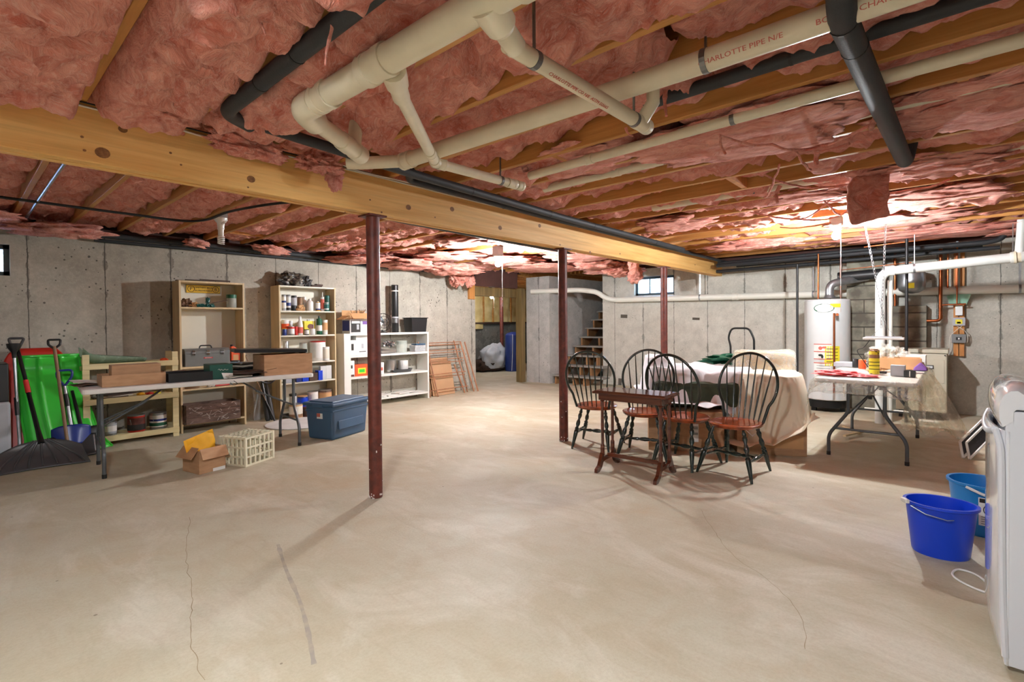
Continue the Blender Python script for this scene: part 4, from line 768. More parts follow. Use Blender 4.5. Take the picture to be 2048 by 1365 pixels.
# rack of slats
t = thing('slatted_rack', 'cream wooden rack of slats holding paint cans below', 'rack', (1.365, 7.05, 0)); hw = .405
for sx in (-1, 1):
    for sy_ in (-1, 1): MB().b2(sx * hw - .03, sx * hw + .03, sy_ * .13 - .012, sy_ * .13 + .012, 0, 1.0).obj('post', 'wood_rack', t, bevel=.002)
for z in (.08, .49, .87):
    for sy_ in (-1, 1): MB().b2(-hw - .03, hw + .03, sy_ * .148 - .01, sy_ * .148 + .01, z - .03, z + .03).obj('rail', 'wood_rack', t, bevel=.002)
    for sx in (-1, 1): MB().b2(sx * (hw + .012) - .01, sx * (hw + .012) + .01, -.14, .14, z - .045, z + .0).obj('rail', 'wood_rack', t)
    for i in range(5): MB().b2(-hw, hw, -.115 + i * .055, -.085 + i * .055, z + .005, z + .02).obj('slat', 'wood_rack', t)
t0 = .101
can('dark red paint can with wire handle on the rack bottom', (1.41, 7.03, t0), .083, .19, 'snow_red', 'rust_paint', handle=True, bands=((.1, .45, 'ink'),)); can('white-labelled paint can at the right of the rack bottom', (1.62, 7.03, t0), .083, .19, 'galvanised', 'white', handle=True, bands=((.5, .62, 'snow_blue'), (.2, .4, 'leaf_green')))
can('paint can with worn pale label at the left of the rack bottom', (1.16, 7.02, t0), .07, .15, 'galvanised', 'grey_box', bands=((.3, .7, 'white'),)); can('small paint can behind the table leg on the rack', (1.04, 7.02, t0), .065, .14, 'galvanised', 'white')
tag(MB().b2(1.10, 1.72, 7.02, 7.10, .345, .362).obj('wood_strip', 'wood_drying', None), 'reddish wooden strip laid above the paint cans in the rack', 'wood') if 0 else None
o = MB().grid(12, 6, lambda u, v: Vector(((u - .5) * .56, (v - .5) * .26, .02 + .11 * (abs(2 * v - 1) ** 2.5) * (1 - .6 * u) + .07 * (abs(2 * u - 1) ** 6) * (1 - u)))).obj('plastic_tray', 'green_glass', None, smooth=True, solid=.005); o.location = (1.22, 7.05, .896); tag(o, 'translucent green plastic tray on top of the slatted rack', 'tray')
crumple('small_toy', 'small red and yellow thing at the top right end of the rack', 'toy', (1.68, 7.0, .892), (.04, .03, .022), 'orange', seed=4, sub=3)
for i, (x, mt, lab) in enumerate(((1.45, 'yellow_env', 'yellow plastic piece on the rack middle shelf'), (1.53, 'snow_red', 'red plastic piece on the rack middle shelf'), (1.60, 'yellow_label', 'right-hand yellow plastic piece on the rack middle shelf'))): crumple('clamp_tool', lab, 'tool', (x, 6.97, .512), (.04, .03, .02), mt, seed=i, sub=3)
for i in range(3):
    o = MB().box((0, 0, .006), (.3, .2, .012)).obj('paper_sheet', ('paper_brown', 'paper', 'wood_dark')[i], None); o.location = (1.18 + i * .03, 7.05, .5125 + i * .013); o.rotation_euler = (0, 0, i * .2); tag(o, ('bottom', 'middle', 'top')[i] + ' sheet in the small stack on the rack middle shelf', 'paper')
# bookshelf 1 contents
def px(u, y=7.06): return P(u, 650, y=y).x
t = thing('wall_sign', 'yellow bumper sign with black letters and two round badges', 'sign', (P(407, 579, y=7.262).x, 7.262, P(407, 579, y=7.262).z))
sw = (px(445, 7.26) - px(378, 7.26)) / 2
MB().b2(-sw, sw, -.003, 0, -.048, .048).obj('plate', 'sign_yellow', t); MB().b2(-sw - .004, sw + .004, -.0015, .0015, -.052, .052).obj('border', 'ink', t)
for s, ch in ((-1, 'P'), (1, 'B')):
    c = (s * (sw - .052), -.0036, 0); R = Matrix.Rotation(PI / 2, 3, 'X'); MB().tube([(c[0] + .037 * math.cos(a), -.0036, .037 * math.sin(a)) for a in [2 * PI * i / 28 for i in range(28)]], .003, 6, closed=True).obj('badge_ring', 'ink', t)
    text(ch, .062, 'ink', t, (c[0], -.0045, 0), (PI / 2, 0, 0), 'badge_letter')
text("SOMETHIN'S BRUIN", .028, 'ink', t, (0, -.0045, .017), (PI / 2, 0, 0), sx=.92); text('IN PROVIDENCE', .028, 'ink', t, (0, -.0045, -.019), (PI / 2, 0, 0), sx=.95)
crumple('crumpled_paper', 'crumpled brown paper wad at the left of the top bookshelf board', 'paper', (1.95, 7.12, 1.531), (.065, .05, .06), 'paper_brown', .6, 2, 3)
crumple('crumpled_paper', 'pinkish plastic wrap right of the crumpled paper', 'wrap', (2.03, 7.10, 1.531), (.05, .04, .035), 'card_light', .6, 5, 3)
for i, u in enumerate((399, 407, 416, 425)): crumple('ornament', ('first', 'second', 'third', 'fourth')[i] + ' from left of the dark teal ornaments under the yellow sign', 'ornament', (px(u), 7.08, 1.531), (.03, .03, .028), 'teal', .5, 3 + i, 3, 3)
crumple('ornament', 'dark teal figure standing on top of the row of ornaments', 'ornament', (px(419), 7.11, 1.575), (.022, .02, .055), 'teal', .6, 9, 3, 3)
tag(MB().tube([(px(425), 7.05, 1.59), (px(456), 7.06, 1.622)], .005, 6).obj('stick', 'wood_dark', None), 'thin dark stick resting between the ornaments and the jar', 'stick')
can('clear jar with bright green screw lid on the top bookshelf board', (px(465), 7.08, 1.531), .058, .17, 'glass_jar', None, 'leaf_green', name='jar', cat='jar', bands=((.72, .95, 'tarp_green'),))
t = thing('toolbox', 'grey metal toolbox with black handle and silver latches', 'toolbox', (2.15, 7.10, .801), .0)
lx, ly, lz = .50, .19, .215
MB().box((0, 0, lz * .36), (lx, ly, lz * .72)).obj('body', 'toolbox_grey', t, bevel=.004)
R = Matrix(((0, 0, 1), (1, 0, 0), (0, 1, 0))); MB().prism(((-ly / 2, lz * .72), (ly / 2, lz * .72), (ly / 2, lz * .86), (ly * .34, lz), (-ly * .34, lz), (-ly / 2, lz * .86)), -lx / 2 - .002, lx / 2 + .002, R).obj('lid', 'toolbox_grey', t, bevel=.003)
for z in (.03, .05, .07): MB().b2(-lx / 2 + .02, lx / 2 - .02, -ly / 2 - .003, -ly / 2, z, z + .006).obj('rib', 'toolbox_grey', t)
MB().tube(bend([(-.07, 0, lz), (-.06, 0, lz + .035), (.06, 0, lz + .035), (.07, 0, lz)], .03), .008, 8).obj('handle', 'black_plastic', t, smooth=True)
for x in (-.16, .0, .16): l = MB().b2(x - .016, x + .016, -ly / 2 - .010, -ly / 2, lz * .62, lz * .92).obj('latch', 'chrome', t, bevel=.002); MB().b2(x - .022, x + .022, -ly / 2 - .012, -ly / 2 - .008, lz * .74, lz * .80).obj('latch_bar', 'galvanised', l)
MB().b2(-.05, .05, -ly / 2 - .004, -ly / 2, .092, .108).obj('name_plate', 'red', t); text('CRAFTSMAN', .013, 'white', t, (0, -ly / 2 - .0045, .10), (PI / 2, 0, 0))
t = thing('oil_bottle', 'orange plastic oil bottle beside the grey toolbox', 'bottle', (px(469), 7.07, .801))
Rm = Matrix(((1, 0, 0), (0, 0, 1), (0, 1, 0))); MB().prism(((-.052, 0), (.055, 0), (.057, .15), (.02, .20), (-.02, .232), (-.05, .225)), -.032, .032, Rm).obj('body', 'orange', t, bevel=.006); MB().lathe(((.018, .22), (.018, .25), (.0001, .25)), (-.034, 0, 0), 14).obj('cap', 'black_plastic', t, smooth=True, ang=40); MB().b2(-.03, .035, -.0345, -.032, .03, .12).obj('label', 'card_light', t)
t = thing('wooden_crate', 'paint-splashed brown wooden crate on the lowest bookshelf board', 'crate', (2.17, 7.02, .112), .0)
for i in range(3): MB().b2(-.30, .30, -.125, -.110, .002 + i * .078, .076 + i * .078).obj('board', 'crate_brown', t, bevel=.002); MB().b2(-.30, .30, .110, .125, .002 + i * .078, .076 + i * .078).obj('board', 'crate_brown', t)
for s in (-1, 1): MB().b2(s * .30 - .012, s * .30 + .012, -.11, .11, 0, .232).obj('end_board', 'crate_brown', t)
MB().b2(-.29, .29, -.11, .11, 0, .01).obj('bottom', 'crate_brown', t)
rn = random.Random(3); m = MB()
for i in range(40): x, z = rn.uniform(-.28, .28), rn.uniform(.02, .22); l = rn.uniform(.006, .05) * (1 if i % 3 else 2); m.box((x, -.1262, z), (l, .0006, rn.uniform(.002, .006)), (0, rn.uniform(-1.2, 1.2), 0))
m.obj('paint_splashes', 'paint_splash', t)['kind'] = 'stuff'
can('brass-coloured tin lying behind the table edge on the middle bookshelf board', (px(383), 7.08, .531), .08, .05, 'brown_cap', None, 'brown_cap', name='tin', cat='tin')
crumple('work_glove', 'white crumpled glove under the table edge', 'glove', (px(419), 7.03, .531), (.05, .04, .02), 'white', .4, 3); t = thing('pliers', 'red-handled pliers on the middle bookshelf board', 'pliers', (px(443), 7.03, .536))
for s in (-1, 1): MB().tube(bez([(-.10, s * .03, .008), (-.02, s * .018, .008), (.04, s * .002, .008), (.07, s * .004, .008)], 6), [.011] * 19, 8).obj('handle', 'red', t, smooth=True)
MB().box((.085, 0, .008), (.05, .018, .014), top=.8).obj('jaw', 'chrome', t)
for i, (z, a, b, r) in enumerate(((1.853, .55, .06, .05), (1.866, .50, .03, -.06), (1.876, .36, .02, .12))): o = MB().box((0, 0, .004), (a, b, .008)).obj('wood_strip', 'wood_dark', None); o.location = (2.12 + i * .08, 7.12, z); o.rotation_euler = (0, 0, r); tag(o, ('lowest', 'middle', 'top') [i] + ' dark strip lying on top of the birch bookshelf', 'wood')
# bookshelf 2 contents: (u0,u1,height px,board z,...)
def it(u0, u1, hp, zb, body, band=None, lid='white', lab='', y=7.06, **k):
    x0, x1 = px(u0, y), px(u1, y); return can(lab, ((x0 + x1) / 2, y, zb + .0012), (x1 - x0) / 2 * .92, hp / 139., body, band, lid, **k)
z1, z2, z3, z4, z5 = 1.50, 1.155, .77, .49, .09
it(564, 573, 31, z1, 'grey_box', 'white', 'black_plastic', 'first grey spray can with black cap on the top row', name='spray_can', cat='can', bands=((.5, .62, 'snow_blue'),)); it(573, 582, 31, z1, 'grey_box', 'white', 'black_plastic', 'second spray can with black cap and blue print on the top row', y=7.05, name='spray_can', bands=((.3, .5, 'snow_blue'), (.05, .18, 'ink')))
it(583, 594, 30, z1, 'black_plastic', 'black_plastic', 'black_plastic', 'black spray can with round pale mark', name='spray_can', bands=((.35, .85, 'grey_box'),)); it(595, 606, 28, z1, 'brown_cap', 'brown_cap', 'black_plastic', 'brown can behind the tan glove', y=7.12, name='spray_can')
it(606, 613, 29, z1, 'white', None, 'white', 'slim white tube behind the tan glove', y=7.14, name='tube', cat='tube'); it(613, 627, 24, z1, 'white', None, 'white', 'stubby white jug in the middle of the top row', name='jug', cat='jug', neck=.3)
crumple('work_glove', 'tan leather work glove slumped on the top row', 'glove', (px(604, 6.99), 7.02, z1 + .001), (.06, .035, .05), 'card_light', .4, 6, 2); it(632, 641, 20, z1, 'yellow_env', 'white', 'white', 'small bottle with yellow and white label on the top row', name='bottle', cat='bottle', neck=.25, bands=((.1, .25, 'snow_blue'),))
t = it(642, 649, 29, z1, 'white', 'red_print', 'white', 'white and red caulk tube with pointed nozzle', name='caulk_tube', cat='tube'); MB().lathe(((.008, .2), (.004, .28), (.0001, .281))).obj('nozzle', 'white', t, smooth=True)
it(650, 660, 33, z1, 'teal', 'green_box', 'green_box', 'tall teal can at the right of the top row', y=7.1, name='spray_can'); it(649, 658, 18, z1, 'teal', 'white', 'white', 'short teal and white can in front of the tall teal can', y=7.02, name='can', bands=((.3, .8, 'teal'),))
it(563, 578, 30, z2, 'white', 'white', 'white', 'white tub with orange print on the second row', y=7.12, name='tub', cat='tub', bands=((.4, .75, 'orange'),)); it(564, 573, 13, z2, 'snow_blue', None, 'yellow_label', 'small purple-blue jar with yellow cap', y=7.02, name='jar', cat='jar')
it(578, 586, 28, z2, 'steel_pan', None, 'steel_pan', 'silver aerosol can on the second row', y=7.14, name='spray_can'); it(576, 589, 18, z2, 'steel_pan', 'white', 'steel_pan', 'squat metal tin with white label and red print', y=7.03, name='tin', cat='tin', bands=((.7, .9, 'red'),)); it(589, 595, 17, z2, 'red', 'red', 'red', 'small red tin beside the tall white bottle', y=7.05, name='tin', cat='tin')
it(594, 606, 37, z2, 'white', None, 'white', 'tall white bottle with long neck on the second row', name='bottle', cat='bottle', neck=.5, bands=((.1, .42, 'red_print'),))
a, b = px(606, 7.14), px(628, 7.14); t = thing('oil_tin', 'rectangular yellow tin with dark oval emblem', 'tin', ((a + b) / 2, 7.15, z2 + .001)); MB().b2((a - b) / 2, (b - a) / 2, -.05, .05, 0, .20).obj('body', 'yellow_label', t, bevel=.005); R_ = Matrix.Rotation(PI / 2, 3, 'X'); MB().lathe(((.048, 0), (.047, .002), (.0001, .002)), (.012, -.05, .12), 24, 1, .8, R_).obj('emblem', 'rust_paint', t); MB().lathe(((.02, .2), (.02, .225), (.0001, .225))).obj('cap', 'steel_pan', t)
it(608, 618, 11, z2, 'black_plastic', 'white', 'black_plastic', 'little black and white tin in front of the yellow tin', y=7.02, name='tin', cat='tin'); t = it(619, 630, 12, z2, 'white', None, 'white', 'little white can with thin spout', y=7.02, name='can'); MB().tube([(.02, 0, .08), (.022, 0, .20)], .003, 6).obj('spout', 'white', t)
it(633, 644, 38, z2, 'tarp_green', 'leaf_green', 'black_plastic', 'tall dark green jug with black cap on the second row', name='jug', cat='jug', neck=.3, bands=((.2, .5, 'white'),)); it(644, 655, 30, z2, 'white', 'paper', 'paper', 'cream container with printed label at the second row right', name='container', cat='container', bands=((.3, .8, 'card_light'),))
crumple('foil_ball', 'silver crumpled foil at the left of the third row', 'foil', (px(570), 7.06, z3 + .001 + .24), (.05, .04, .04), 'steel_pan', .5, 2) if 0 else it(565, 577, 42, z3, 'steel_pan', None, 'steel_pan', 'tall silver canister at the left of the third row', name='canister', cat='canister')
it(598, 614, 38, z3, 'glass_jar', None, 'steel_pan', 'clear glass jar in the middle of the third row', name='jar', cat='jar'); it(620, 650, 40, z3, 'white', 'white', 'red', 'wide white tub with red lid on the third row', y=7.12, name='tub', cat='tub'); it(643, 658, 28, z3, 'white', 'laminate_cream', 'white', 'cream can at the right of the third row', y=7.03, name='can')
for i, (u0, u1, mt, lab) in enumerate(((566, 582, 'grey_box', 'pale blue box'), (587, 598, 'snow_blue', 'dark blue box'), (599, 612, 'bucket_blue', 'bright blue box'), (613, 630, 'wood_dark', 'dark box'), (631, 640, 'bucket_blue', 'blue and white box'))):
    a, b = px(u0), px(u1); o = MB().b2(a, b - .004, 6.99, 7.10, z4 + .001, z4 + .001 + (.14 if i == 4 else .11)).obj('small_box', mt, None, bevel=.002); tag(o, lab + ' under the table edge on the fourth row', 'box')
for i, (u0, u1, y) in enumerate(((638, 649, 7.03), (649, 660, 7.08))): a, b = px(u0, y), px(u1, y); o = MB().b2(a, b, y - .03, y + .03, z4 + .001, z4 + .20).obj('solvent_tin', 'heater_grey', None, bevel=.003); tag(o, ('front', 'right-hand') [i] + ' white rectangular tin on the fourth row', 'tin')
it(576, 591, 33, z5, 'black_plastic', 'heater_grey', 'black_plastic', 'tall white cylinder at the left of the bottom row', name='canister', cat='canister'); it(592, 613, 26, z5, 'snow_blue', 'bucket_blue', 'card_light', 'blue tub with tan lid on the bottom row', name='tub', cat='tub', y=7.08); it(613, 634, 33, z5, 'white', 'white', 'steel_pan', 'white paint pail on the bottom row', name='paint_pail', handle=True, y=7.1); it(635, 661, 34, z5, 'crate_brown', 'card', 'steel_pan', 'rusty brown paint pail at the right of the bottom row', y=7.1, name='paint_pail', bands=((.3, .8, 'card_light'),))
p = P(598, 838, z=0); can('dripped cream paint can on the floor before the second bookshelf', (p.x, p.y + .09, .001 + .0), .088, .20, 'card_light', 'paper', 'steel_pan', bands=((.1, .3, 'brown_cap'),), handle=True); p = P(619, 835, z=0); can('dark rusty can on the floor beside the dripped cream can', (p.x, p.y + .08, .001), .05, .14, 'rust_paint', 'wood_dark', 'rust_paint')
crumple('plastic_bag', 'black shiny plastic bag bundle on top of the pale bookshelf', 'bag', (3.28, 7.13, 1.852), (.20, .10, .13), 'black_bag', .45, 3, 2.2); crumple('plastic_bag', 'small dark blue bag at the right of the black bundle', 'bag', (3.46, 7.1, 1.852), (.07, .07, .09), 'snow_black', .4, 8, 2.2)
for i in range(3): o = MB().box((0, 0, .01), (.20 - .04 * i, .05, .016)).obj('wood_scrap', 'wood_dark', None); o.location = (3.58 + .05 * i, 7.08 + .03 * i, 1.852 + .017 * i); o.rotation_euler = (0, .02, .3 * i - .3); tag(o, ('bottom', 'middle', 'top')[i] + ' dark wood scrap beside the bags on the pale bookshelf', 'wood')
# ---- bats and sticks between the bookshelves
def leaning(name, label, cat, foot, top, parts_): 
    t = thing(name, label, cat, foot); d = Vector(top) - Vector(foot)
    for nm, mt, prof in parts_: MB().turned((0, 0, 0), d, prof, 12).obj(nm, mt, t, smooth=True, ang=50)
    return t
leaning('golf_club', 'slim shaft with black grip leaning between the bookshelves', 'golf club', (2.93, 6.95, .0), (2.66, 7.24, .92), (('grip', 'black_plastic', ((0, .014), (.3, .011))), ('shaft', 'brown_cap', ((.3, .006), (1, .005)))))
leaning('baseball_bat', 'black and silver bat leaning between the bookshelves', 'bat', (2.86, 7.0, .0), (2.84, 7.25, .86), (('barrel', 'black_plastic', ((0, .02), (.03, .033), (.4, .033), (.6, .02))), ('handle', 'galvanised', ((.6, .02), (.8, .014), (.97, .014), (1, .02)))))
leaning('baseball_bat', 'darker bat leaning right beside the black and silver one', 'bat', (2.94, 7.04, .0), (2.90, 7.25, .80), (('barrel', 'snow_black', ((0, .02), (.03, .033), (.4, .033), (.6, .02))), ('handle', 'black_plastic', ((.6, .02), (.8, .014), (.97, .014), (1, .02)))))
tag(MB().tube(bez([(2.70, 7.0, .70), (2.76, 6.98, .56), (2.90, 6.98, .52), (3.0, 6.98, .62), (3.02, 7.0, .72)], 6), .010, 8).obj('strap', 'black_plastic', None, smooth=True), 'black strap loop hanging between the two bookshelves', 'strap')
o = MB().box((0, 0, .18), (.09, .004, .36), (0, 0, 0)).obj('clear_pouch', 'clear_box', None); o.location = (2.80, 7.2, 0.0); tag(o, 'cloudy plastic sheet standing behind the bats', 'plastic')
# ---- white shelf contents
def bx(u0, u1, z0, hp, y, dep, mt, label, name='product_box', **k):
    a, b = px(u0, y), px(u1, y); t = thing(name, label, 'box', ((a + b) / 2, y + dep / 2, z0 + .001)); MB().b2((a - b) / 2, (b - a) / 2, -dep / 2, dep / 2, 0, hp / 132.).obj('carton', mt, t, bevel=.002); return t, (b - a), hp / 132., dep
zt = 1.16
t = carton('appliance_box', 'open coffee maker box with raised flaps on the white shelf', ((px(672, 7.0) + px(735, 7.0)) / 2 + .14, 7.08, zt + .001), (.40, .23, .22), 0, 'heater_grey', th=.004)
MB().box((0, -.115 - .055, .27), (.40, .004, .125), (-.85 - .0, 0, 0)).obj('flap', 'card_light', t); MB().box((-.2 - .045, 0, .245), (.12, .22, .004), (0, -.5, 0)).obj('flap', 'card_light', t); MB().b2(-.2, .2, .113, .117, .22, .36).obj('flap', 'card_light', t)
MB().b2(-.18, -.02, -.118, -.1155, .02, .20).obj('printed_picture', 'ink', t); MB().b2(-.17, -.03, -.1195, -.1175, .155, .195).obj('printed_panel', 'white', t); MB().b2(.02, .17, -.118, -.1155, .14, .19).obj('printed_panel', 'purple', t); MB().b2(-.085, -.045, -.1195, -.1175, .06, .14).obj('printed_panel', 'grey_box', t)
MB().b2(-.2025, -.2, -.1, .1, .04, .2).obj('printed_side', 'snow_blue', t)
for i in range(12): 
    rr_ = random.Random(i); a = Vector((rr_.uniform(-.1, .19), rr_.uniform(-.06, .09), .1)); MB().tube(bez([a, a + Vector((rr_.uniform(-.03, .03), 0, .16)), a + Vector((rr_.uniform(-.06, .12), rr_.uniform(-.04, .04), .24 + rr_.uniform(0, .05)))], 5), .004, 5).obj('dried_stem', 'paper_brown', t)
t, a, h, d = bx(692, 712, .82, 31, 7.0, .16, 'white', 'small white box with dark gadget picture on the second board'); MB().box((.02, -d / 2 - .001, h * .55), (.04, .002, .10)).obj('printed_picture', 'ink', t, bevel=.0)
t, a, h, d = bx(712, 737, .82, 41, 7.02, .2, 'white', 'taller white box with small grey emblem on the second board'); MB().box((.0, -d / 2 - .001, h * .45), (.035, .002, .07)).obj('printed_picture', 'grey_box', t); MB().box((.0, -d / 2 - .001, h * .17), (.12, .002, .015)).obj('printed_text', 'steel_strap', t)
t, a, h, d = bx(693, 708, .49, 33, 7.0, .16, 'white', 'white drill box with black picture on the third board'); MB().box((-.0, -d / 2 - .001, h * .62), (.06, .002, .05)).obj('printed_picture', 'ink', t); MB().box((.0, -d / 2 - .001, h * .08), (.11, .002, .03)).obj('printed_strip', 'rust_paint', t)
t, a, h, d = bx(709, 736, .49, 24, 7.02, .16, 'orange', 'orange and green box on the third board'); MB().box((.0, -d / 2 - .001, h * .45), (.14, .002, .09)).obj('label', 'yellow_label', t); MB().box((.0, -d / 2 - .002, h * .45), (.10, .002, .05)).obj('label', 'snow_green', t)
t, a, h, d = bx(757, 767, .49, 25, 7.0, .14, 'white', 'small white and red box right of the post on the third board'); MB().box((.0, -d / 2 - .001, h * .45), (.05, .002, .05)).obj('label', 'red_print', t)
x = px(775); can('black blower tube standing on the white shelf', (px(796), 7.14, zt + .001), .058, .80, 'black_plastic', None, 'black_plastic', name='blower_tube', cat='tube', bands=((.86, .885, 'white'), (.30, .33, 'grey_box'), (.2, .29, 'steel_strap')))
t = thing('storage_tub', 'open black plastic tub at the right end of the white shelf top', 'tub', (px(833), 7.09, zt + .001)); MB().box((0, 0, .12), (.30, .22, .24), top=1.12).obj('tub', 'black_plastic', t, bevel=.01); MB().box((0, 0, .243), (.36, .27, .014)).obj('rim', 'black_plastic', t, bevel=.004)
t = thing('desk_fan', 'small round fan with wire guard on the white shelf top', 'fan', (px(766), 7.08, zt + .001)); R_ = Matrix.Rotation(PI / 2, 3, 'X')
ring = lambda r, y, k=.004: MB().tube([(r * math.cos(a), y, .17 + r * math.sin(a)) for a in [2 * PI * i / 28 for i in range(28)]], k, 6, closed=True)
for r, y in ((.145, 0), (.145, -.04), (.10, -.055), (.05, -.06)): ring(r, y).obj('guard_ring', 'black_metal', t, smooth=True)
for i in range(12): a = 2 * PI * i / 12; MB().tube([(.02 * math.cos(a), -.06, .17 + .02 * math.sin(a)), (.145 * math.cos(a), -.04, .17 + .145 * math.sin(a))], .002, 5).obj('guard_wire', 'black_metal', t)
for i in range(4): a = 2 * PI * i / 4 + .4; MB().box((.06 * math.cos(a), -.02, .17 + .06 * math.sin(a)), (.09, .003, .05), (.3, -a, 0)).obj('blade', 'steel_pan', t)
MB().lathe(((.03, 0), (.03, .04), (.0001, .042)), (0, .02, .17), 16, R=R_).obj('motor', 'black_plastic', t); MB().lathe(((.08, 0), (.08, .01), (.015, .02), (.012, .05))).obj('base', 'black_plastic', t, smooth=True)
t = thing('baking_tray', 'stack of shiny foil trays on the second board', 'tray', (px(772), 7.09, .821)); MB().box((0, 0, .03), (.26, .2, .05), top=1.1).obj('tray', 'steel_pan', t, bevel=.005); MB().box((.0, 0, .075), (.25, .19, .035), (0, .1, 0), top=1.1).obj('tray', 'steel_pan', t, bevel=.004)
crumple('kitchenware', 'jumble of shiny utensils and a jug on the foil trays', 'kitchenware', (px(780), 7.1, .93), (.09, .06, .06), 'chrome', .8, 4, 3.2); can('cut glass bowl right of the foil trays', (px(803), 7.06, .821), .085, .20, 'glass_jar', None, 'glass_jar', name='glass_bowl', cat='bowl', taper=1.1)
t = thing('food_container', 'clear plastic container with blue lid on the second board', 'container', (px(836), 7.08, .821)); MB().box((0, 0, .055), (.22, .16, .11), top=1.05).obj('body', 'clear_box', t, bevel=.008); MB().box((.02, 0, .125), (.2, .15, .02)).obj('lid', 'bin_blue', t, bevel=.005)
can('steel cooking pot with lid on the third board', (px(785), 7.1, .535), .078, .17, 'steel_pan', None, 'steel_pan', name='cooking_pot', cat='pot'); can('white enamel pot inside the roasting pan', (px(808), 7.1, .535), .085, .15, 'white', None, 'white', name='cooking_pot', cat='pot', handle=True)
t = thing('roasting_pan', 'dark grey oval roasting pan on the third board', 'pan', (px(803), 7.06, .491)); MB().lathe(((.0001, .008), (.13, .008), (.155, .05), (.165, .055), (.158, .042), (.135, 0), (.0001, 0)), (0, 0, 0), 32, 1.2, .8).obj('pan', 'grey_pan', t, smooth=True, ang=50)
for i, (u, dz, a) in enumerate(((745, 0, .4), (790, .0, .45), (806, .02, .38), (760, .02, .3))): o = MB().box((0, 0, .008), (a, .2, .014)).obj('white_board', 'shelf_white', None); o.location = (px(u), 7.08, .1215 + dz); o.rotation_euler = (0, 0, .1 * i); tag(o, ('first', 'second', 'third', 'fourth')[i] + ' loose white board in the pile on the lowest board', 'board')
crumple('slippers', 'tan and grey cloth lump on the lowest board left of the post', 'cloth', (px(722), 7.05, .1215), (.09, .05, .03), 'card_light', .5, 3)
# ---- drying rack with cardboard leaning by the wall end
t = thing('drying_rack', 'folded wooden clothes drying rack leaning on the wall end', 'drying rack', (6.15, 7.0, 0))
def leanp(x, s, y0=0): return Vector((x, y0 + .20 * s, .98 * s))
for x, top, y0 in ((-.50, 1, 0), (-.36, 1.0, -.05), (.30, 1, 0), (.42, .98, -.05), (.20, .55, -.03), (.50, .97, -.08)):
    MB().tube([leanp(x + (.0 if x < 0 else .10), 0, y0), leanp(x - (.06 if x > 0 else .10), top, y0)], .013, 8).obj('upright', 'wood_drying', t, smooth=True)
for s, y0 in ((.97, -.01), (.83, -.04), (.78, -.01), (.66, -.04), (.40, -.05), (.34, -.02), (.12, -.05), (.60, -.02), (.93, -.04)): MB().tube([leanp(-.52, s, y0), leanp(.38, s, y0)], .008, 8).obj('rung', 'wood_drying', t, smooth=True)
for i, (x, wd, h, lab) in enumerate(((6.0, .52, .62, 'front'), (5.98, .50, .68, 'rear'))): o = MB().box((0, 0, h / 2), (wd, .008, h)).obj('cardboard_sheet', 'card_orange', None); o.location = (x, 7.03 + .05 * i, .004); o.rotation_euler = (-.2, 0, .0); tag(o, lab + ' tan cardboard sheet standing inside the drying rack', 'cardboard')
# ---- snow tools at far left
t = thing('plastic_sled', 'bright green plastic sled standing against the wall', 'sled', (.70, 6.80, .01))
def sled(u, v, w0=.235):
    x = (u - .5) * 2; wd = w0 * (1.0 + .18 * (v < .12) * (.12 - v) / .12 + .0) * (1 + .22 * (1 - v)); e = abs(x)
    ridge = .018 * (abs(e - .35) < .07) - .05 * max(0, (e - .82) / .18) ** 1.5
    return Vector((x * wd - .05 * 0 + .10 * (1 - v) ** 2, .36 * v - ridge - .06 * max(0, (v - .88) / .12) - .10 * max(0, (.1 - v) / .1), .02 + .97 * v))
MB().grid(36, 30, sled).obj('hull', 'snow_green', t, smooth=True, solid=.008, ang=60)
MB().tube([sled(0, v / 12) for v in range(13)] + [sled(u / 8, 1) for u in range(1, 8)] + [sled(1, 1 - v / 12) for v in range(13)], .014, 8).obj('rim', 'snow_green', t, smooth=True)
t = thing('plastic_sled', 'red plastic sled standing behind the green one', 'sled', (.60, 6.93, .01))
MB().grid(24, 20, lambda u, v: Vector(((u - .5) * .50 * math.sqrt(max(.05, 1 - max(0, (v - .8) / .2) ** 2 * .6)), .30 * v, .02 + 1.05 * v))).obj('hull', 'snow_red', t, smooth=True, solid=.008)
t = thing('snow_pusher', 'wide black snow pusher with D-handle and red grip', 'shovel', (.56, 6.42, 0), -.02)
def blade(u, v):
    x = (u - .5) * .66; e = abs(2 * u - 1); z = .008 + .23 * v ** 1.1 * (1 - .42 * e ** 2.2); y = -.14 + .34 * v - .16 * v * v - .05 * e * e * (1 - v); return Vector((x * (1 - .10 * v), y, z))
MB().grid(30, 12, blade).obj('blade', 'snow_black', t, smooth=True, solid=.008)
for i in range(7):
    s = (i - 3) / 3; MB().tube([blade(.5 + s * (.08 + .36 * math.sin((1 - v / 8) * PI / 2)), .04 + v / 8 * .94) + Vector((0, -.004, .007)) for v in range(9)], .009, 6).obj('rib', 'snow_black', t, smooth=True)
MB().turned((0, .02, .21), (-.06, .36, .66), ((0, .026), (.25, .019), (1, .017)), 12).obj('shaft', 'black_metal', t, smooth=True); MB().turned((-.06, .36, .66), (-.075, .41, .78), ((0, .021), (1, .021)), 12).obj('red_grip', 'red', t, smooth=True); MB().turned((-.075, .41, .78), (-.12, .56, 1.08), ((0, .016), (1, .016)), 12).obj('shaft', 'black_metal', t, smooth=True)
MB().tube(bend([(-.12, .56, 1.07), (-.17, .58, 1.14), (-.18, .59, 1.19), (-.07, .59, 1.19), (-.09, .58, 1.14), (-.12, .56, 1.07)], .02), .012, 8).obj('d_handle', 'snow_black', t, smooth=True)
t = thing('snow_shovel', 'snow shovel with bare wooden shaft and black handle', 'shovel', (.74, 6.56, .0))
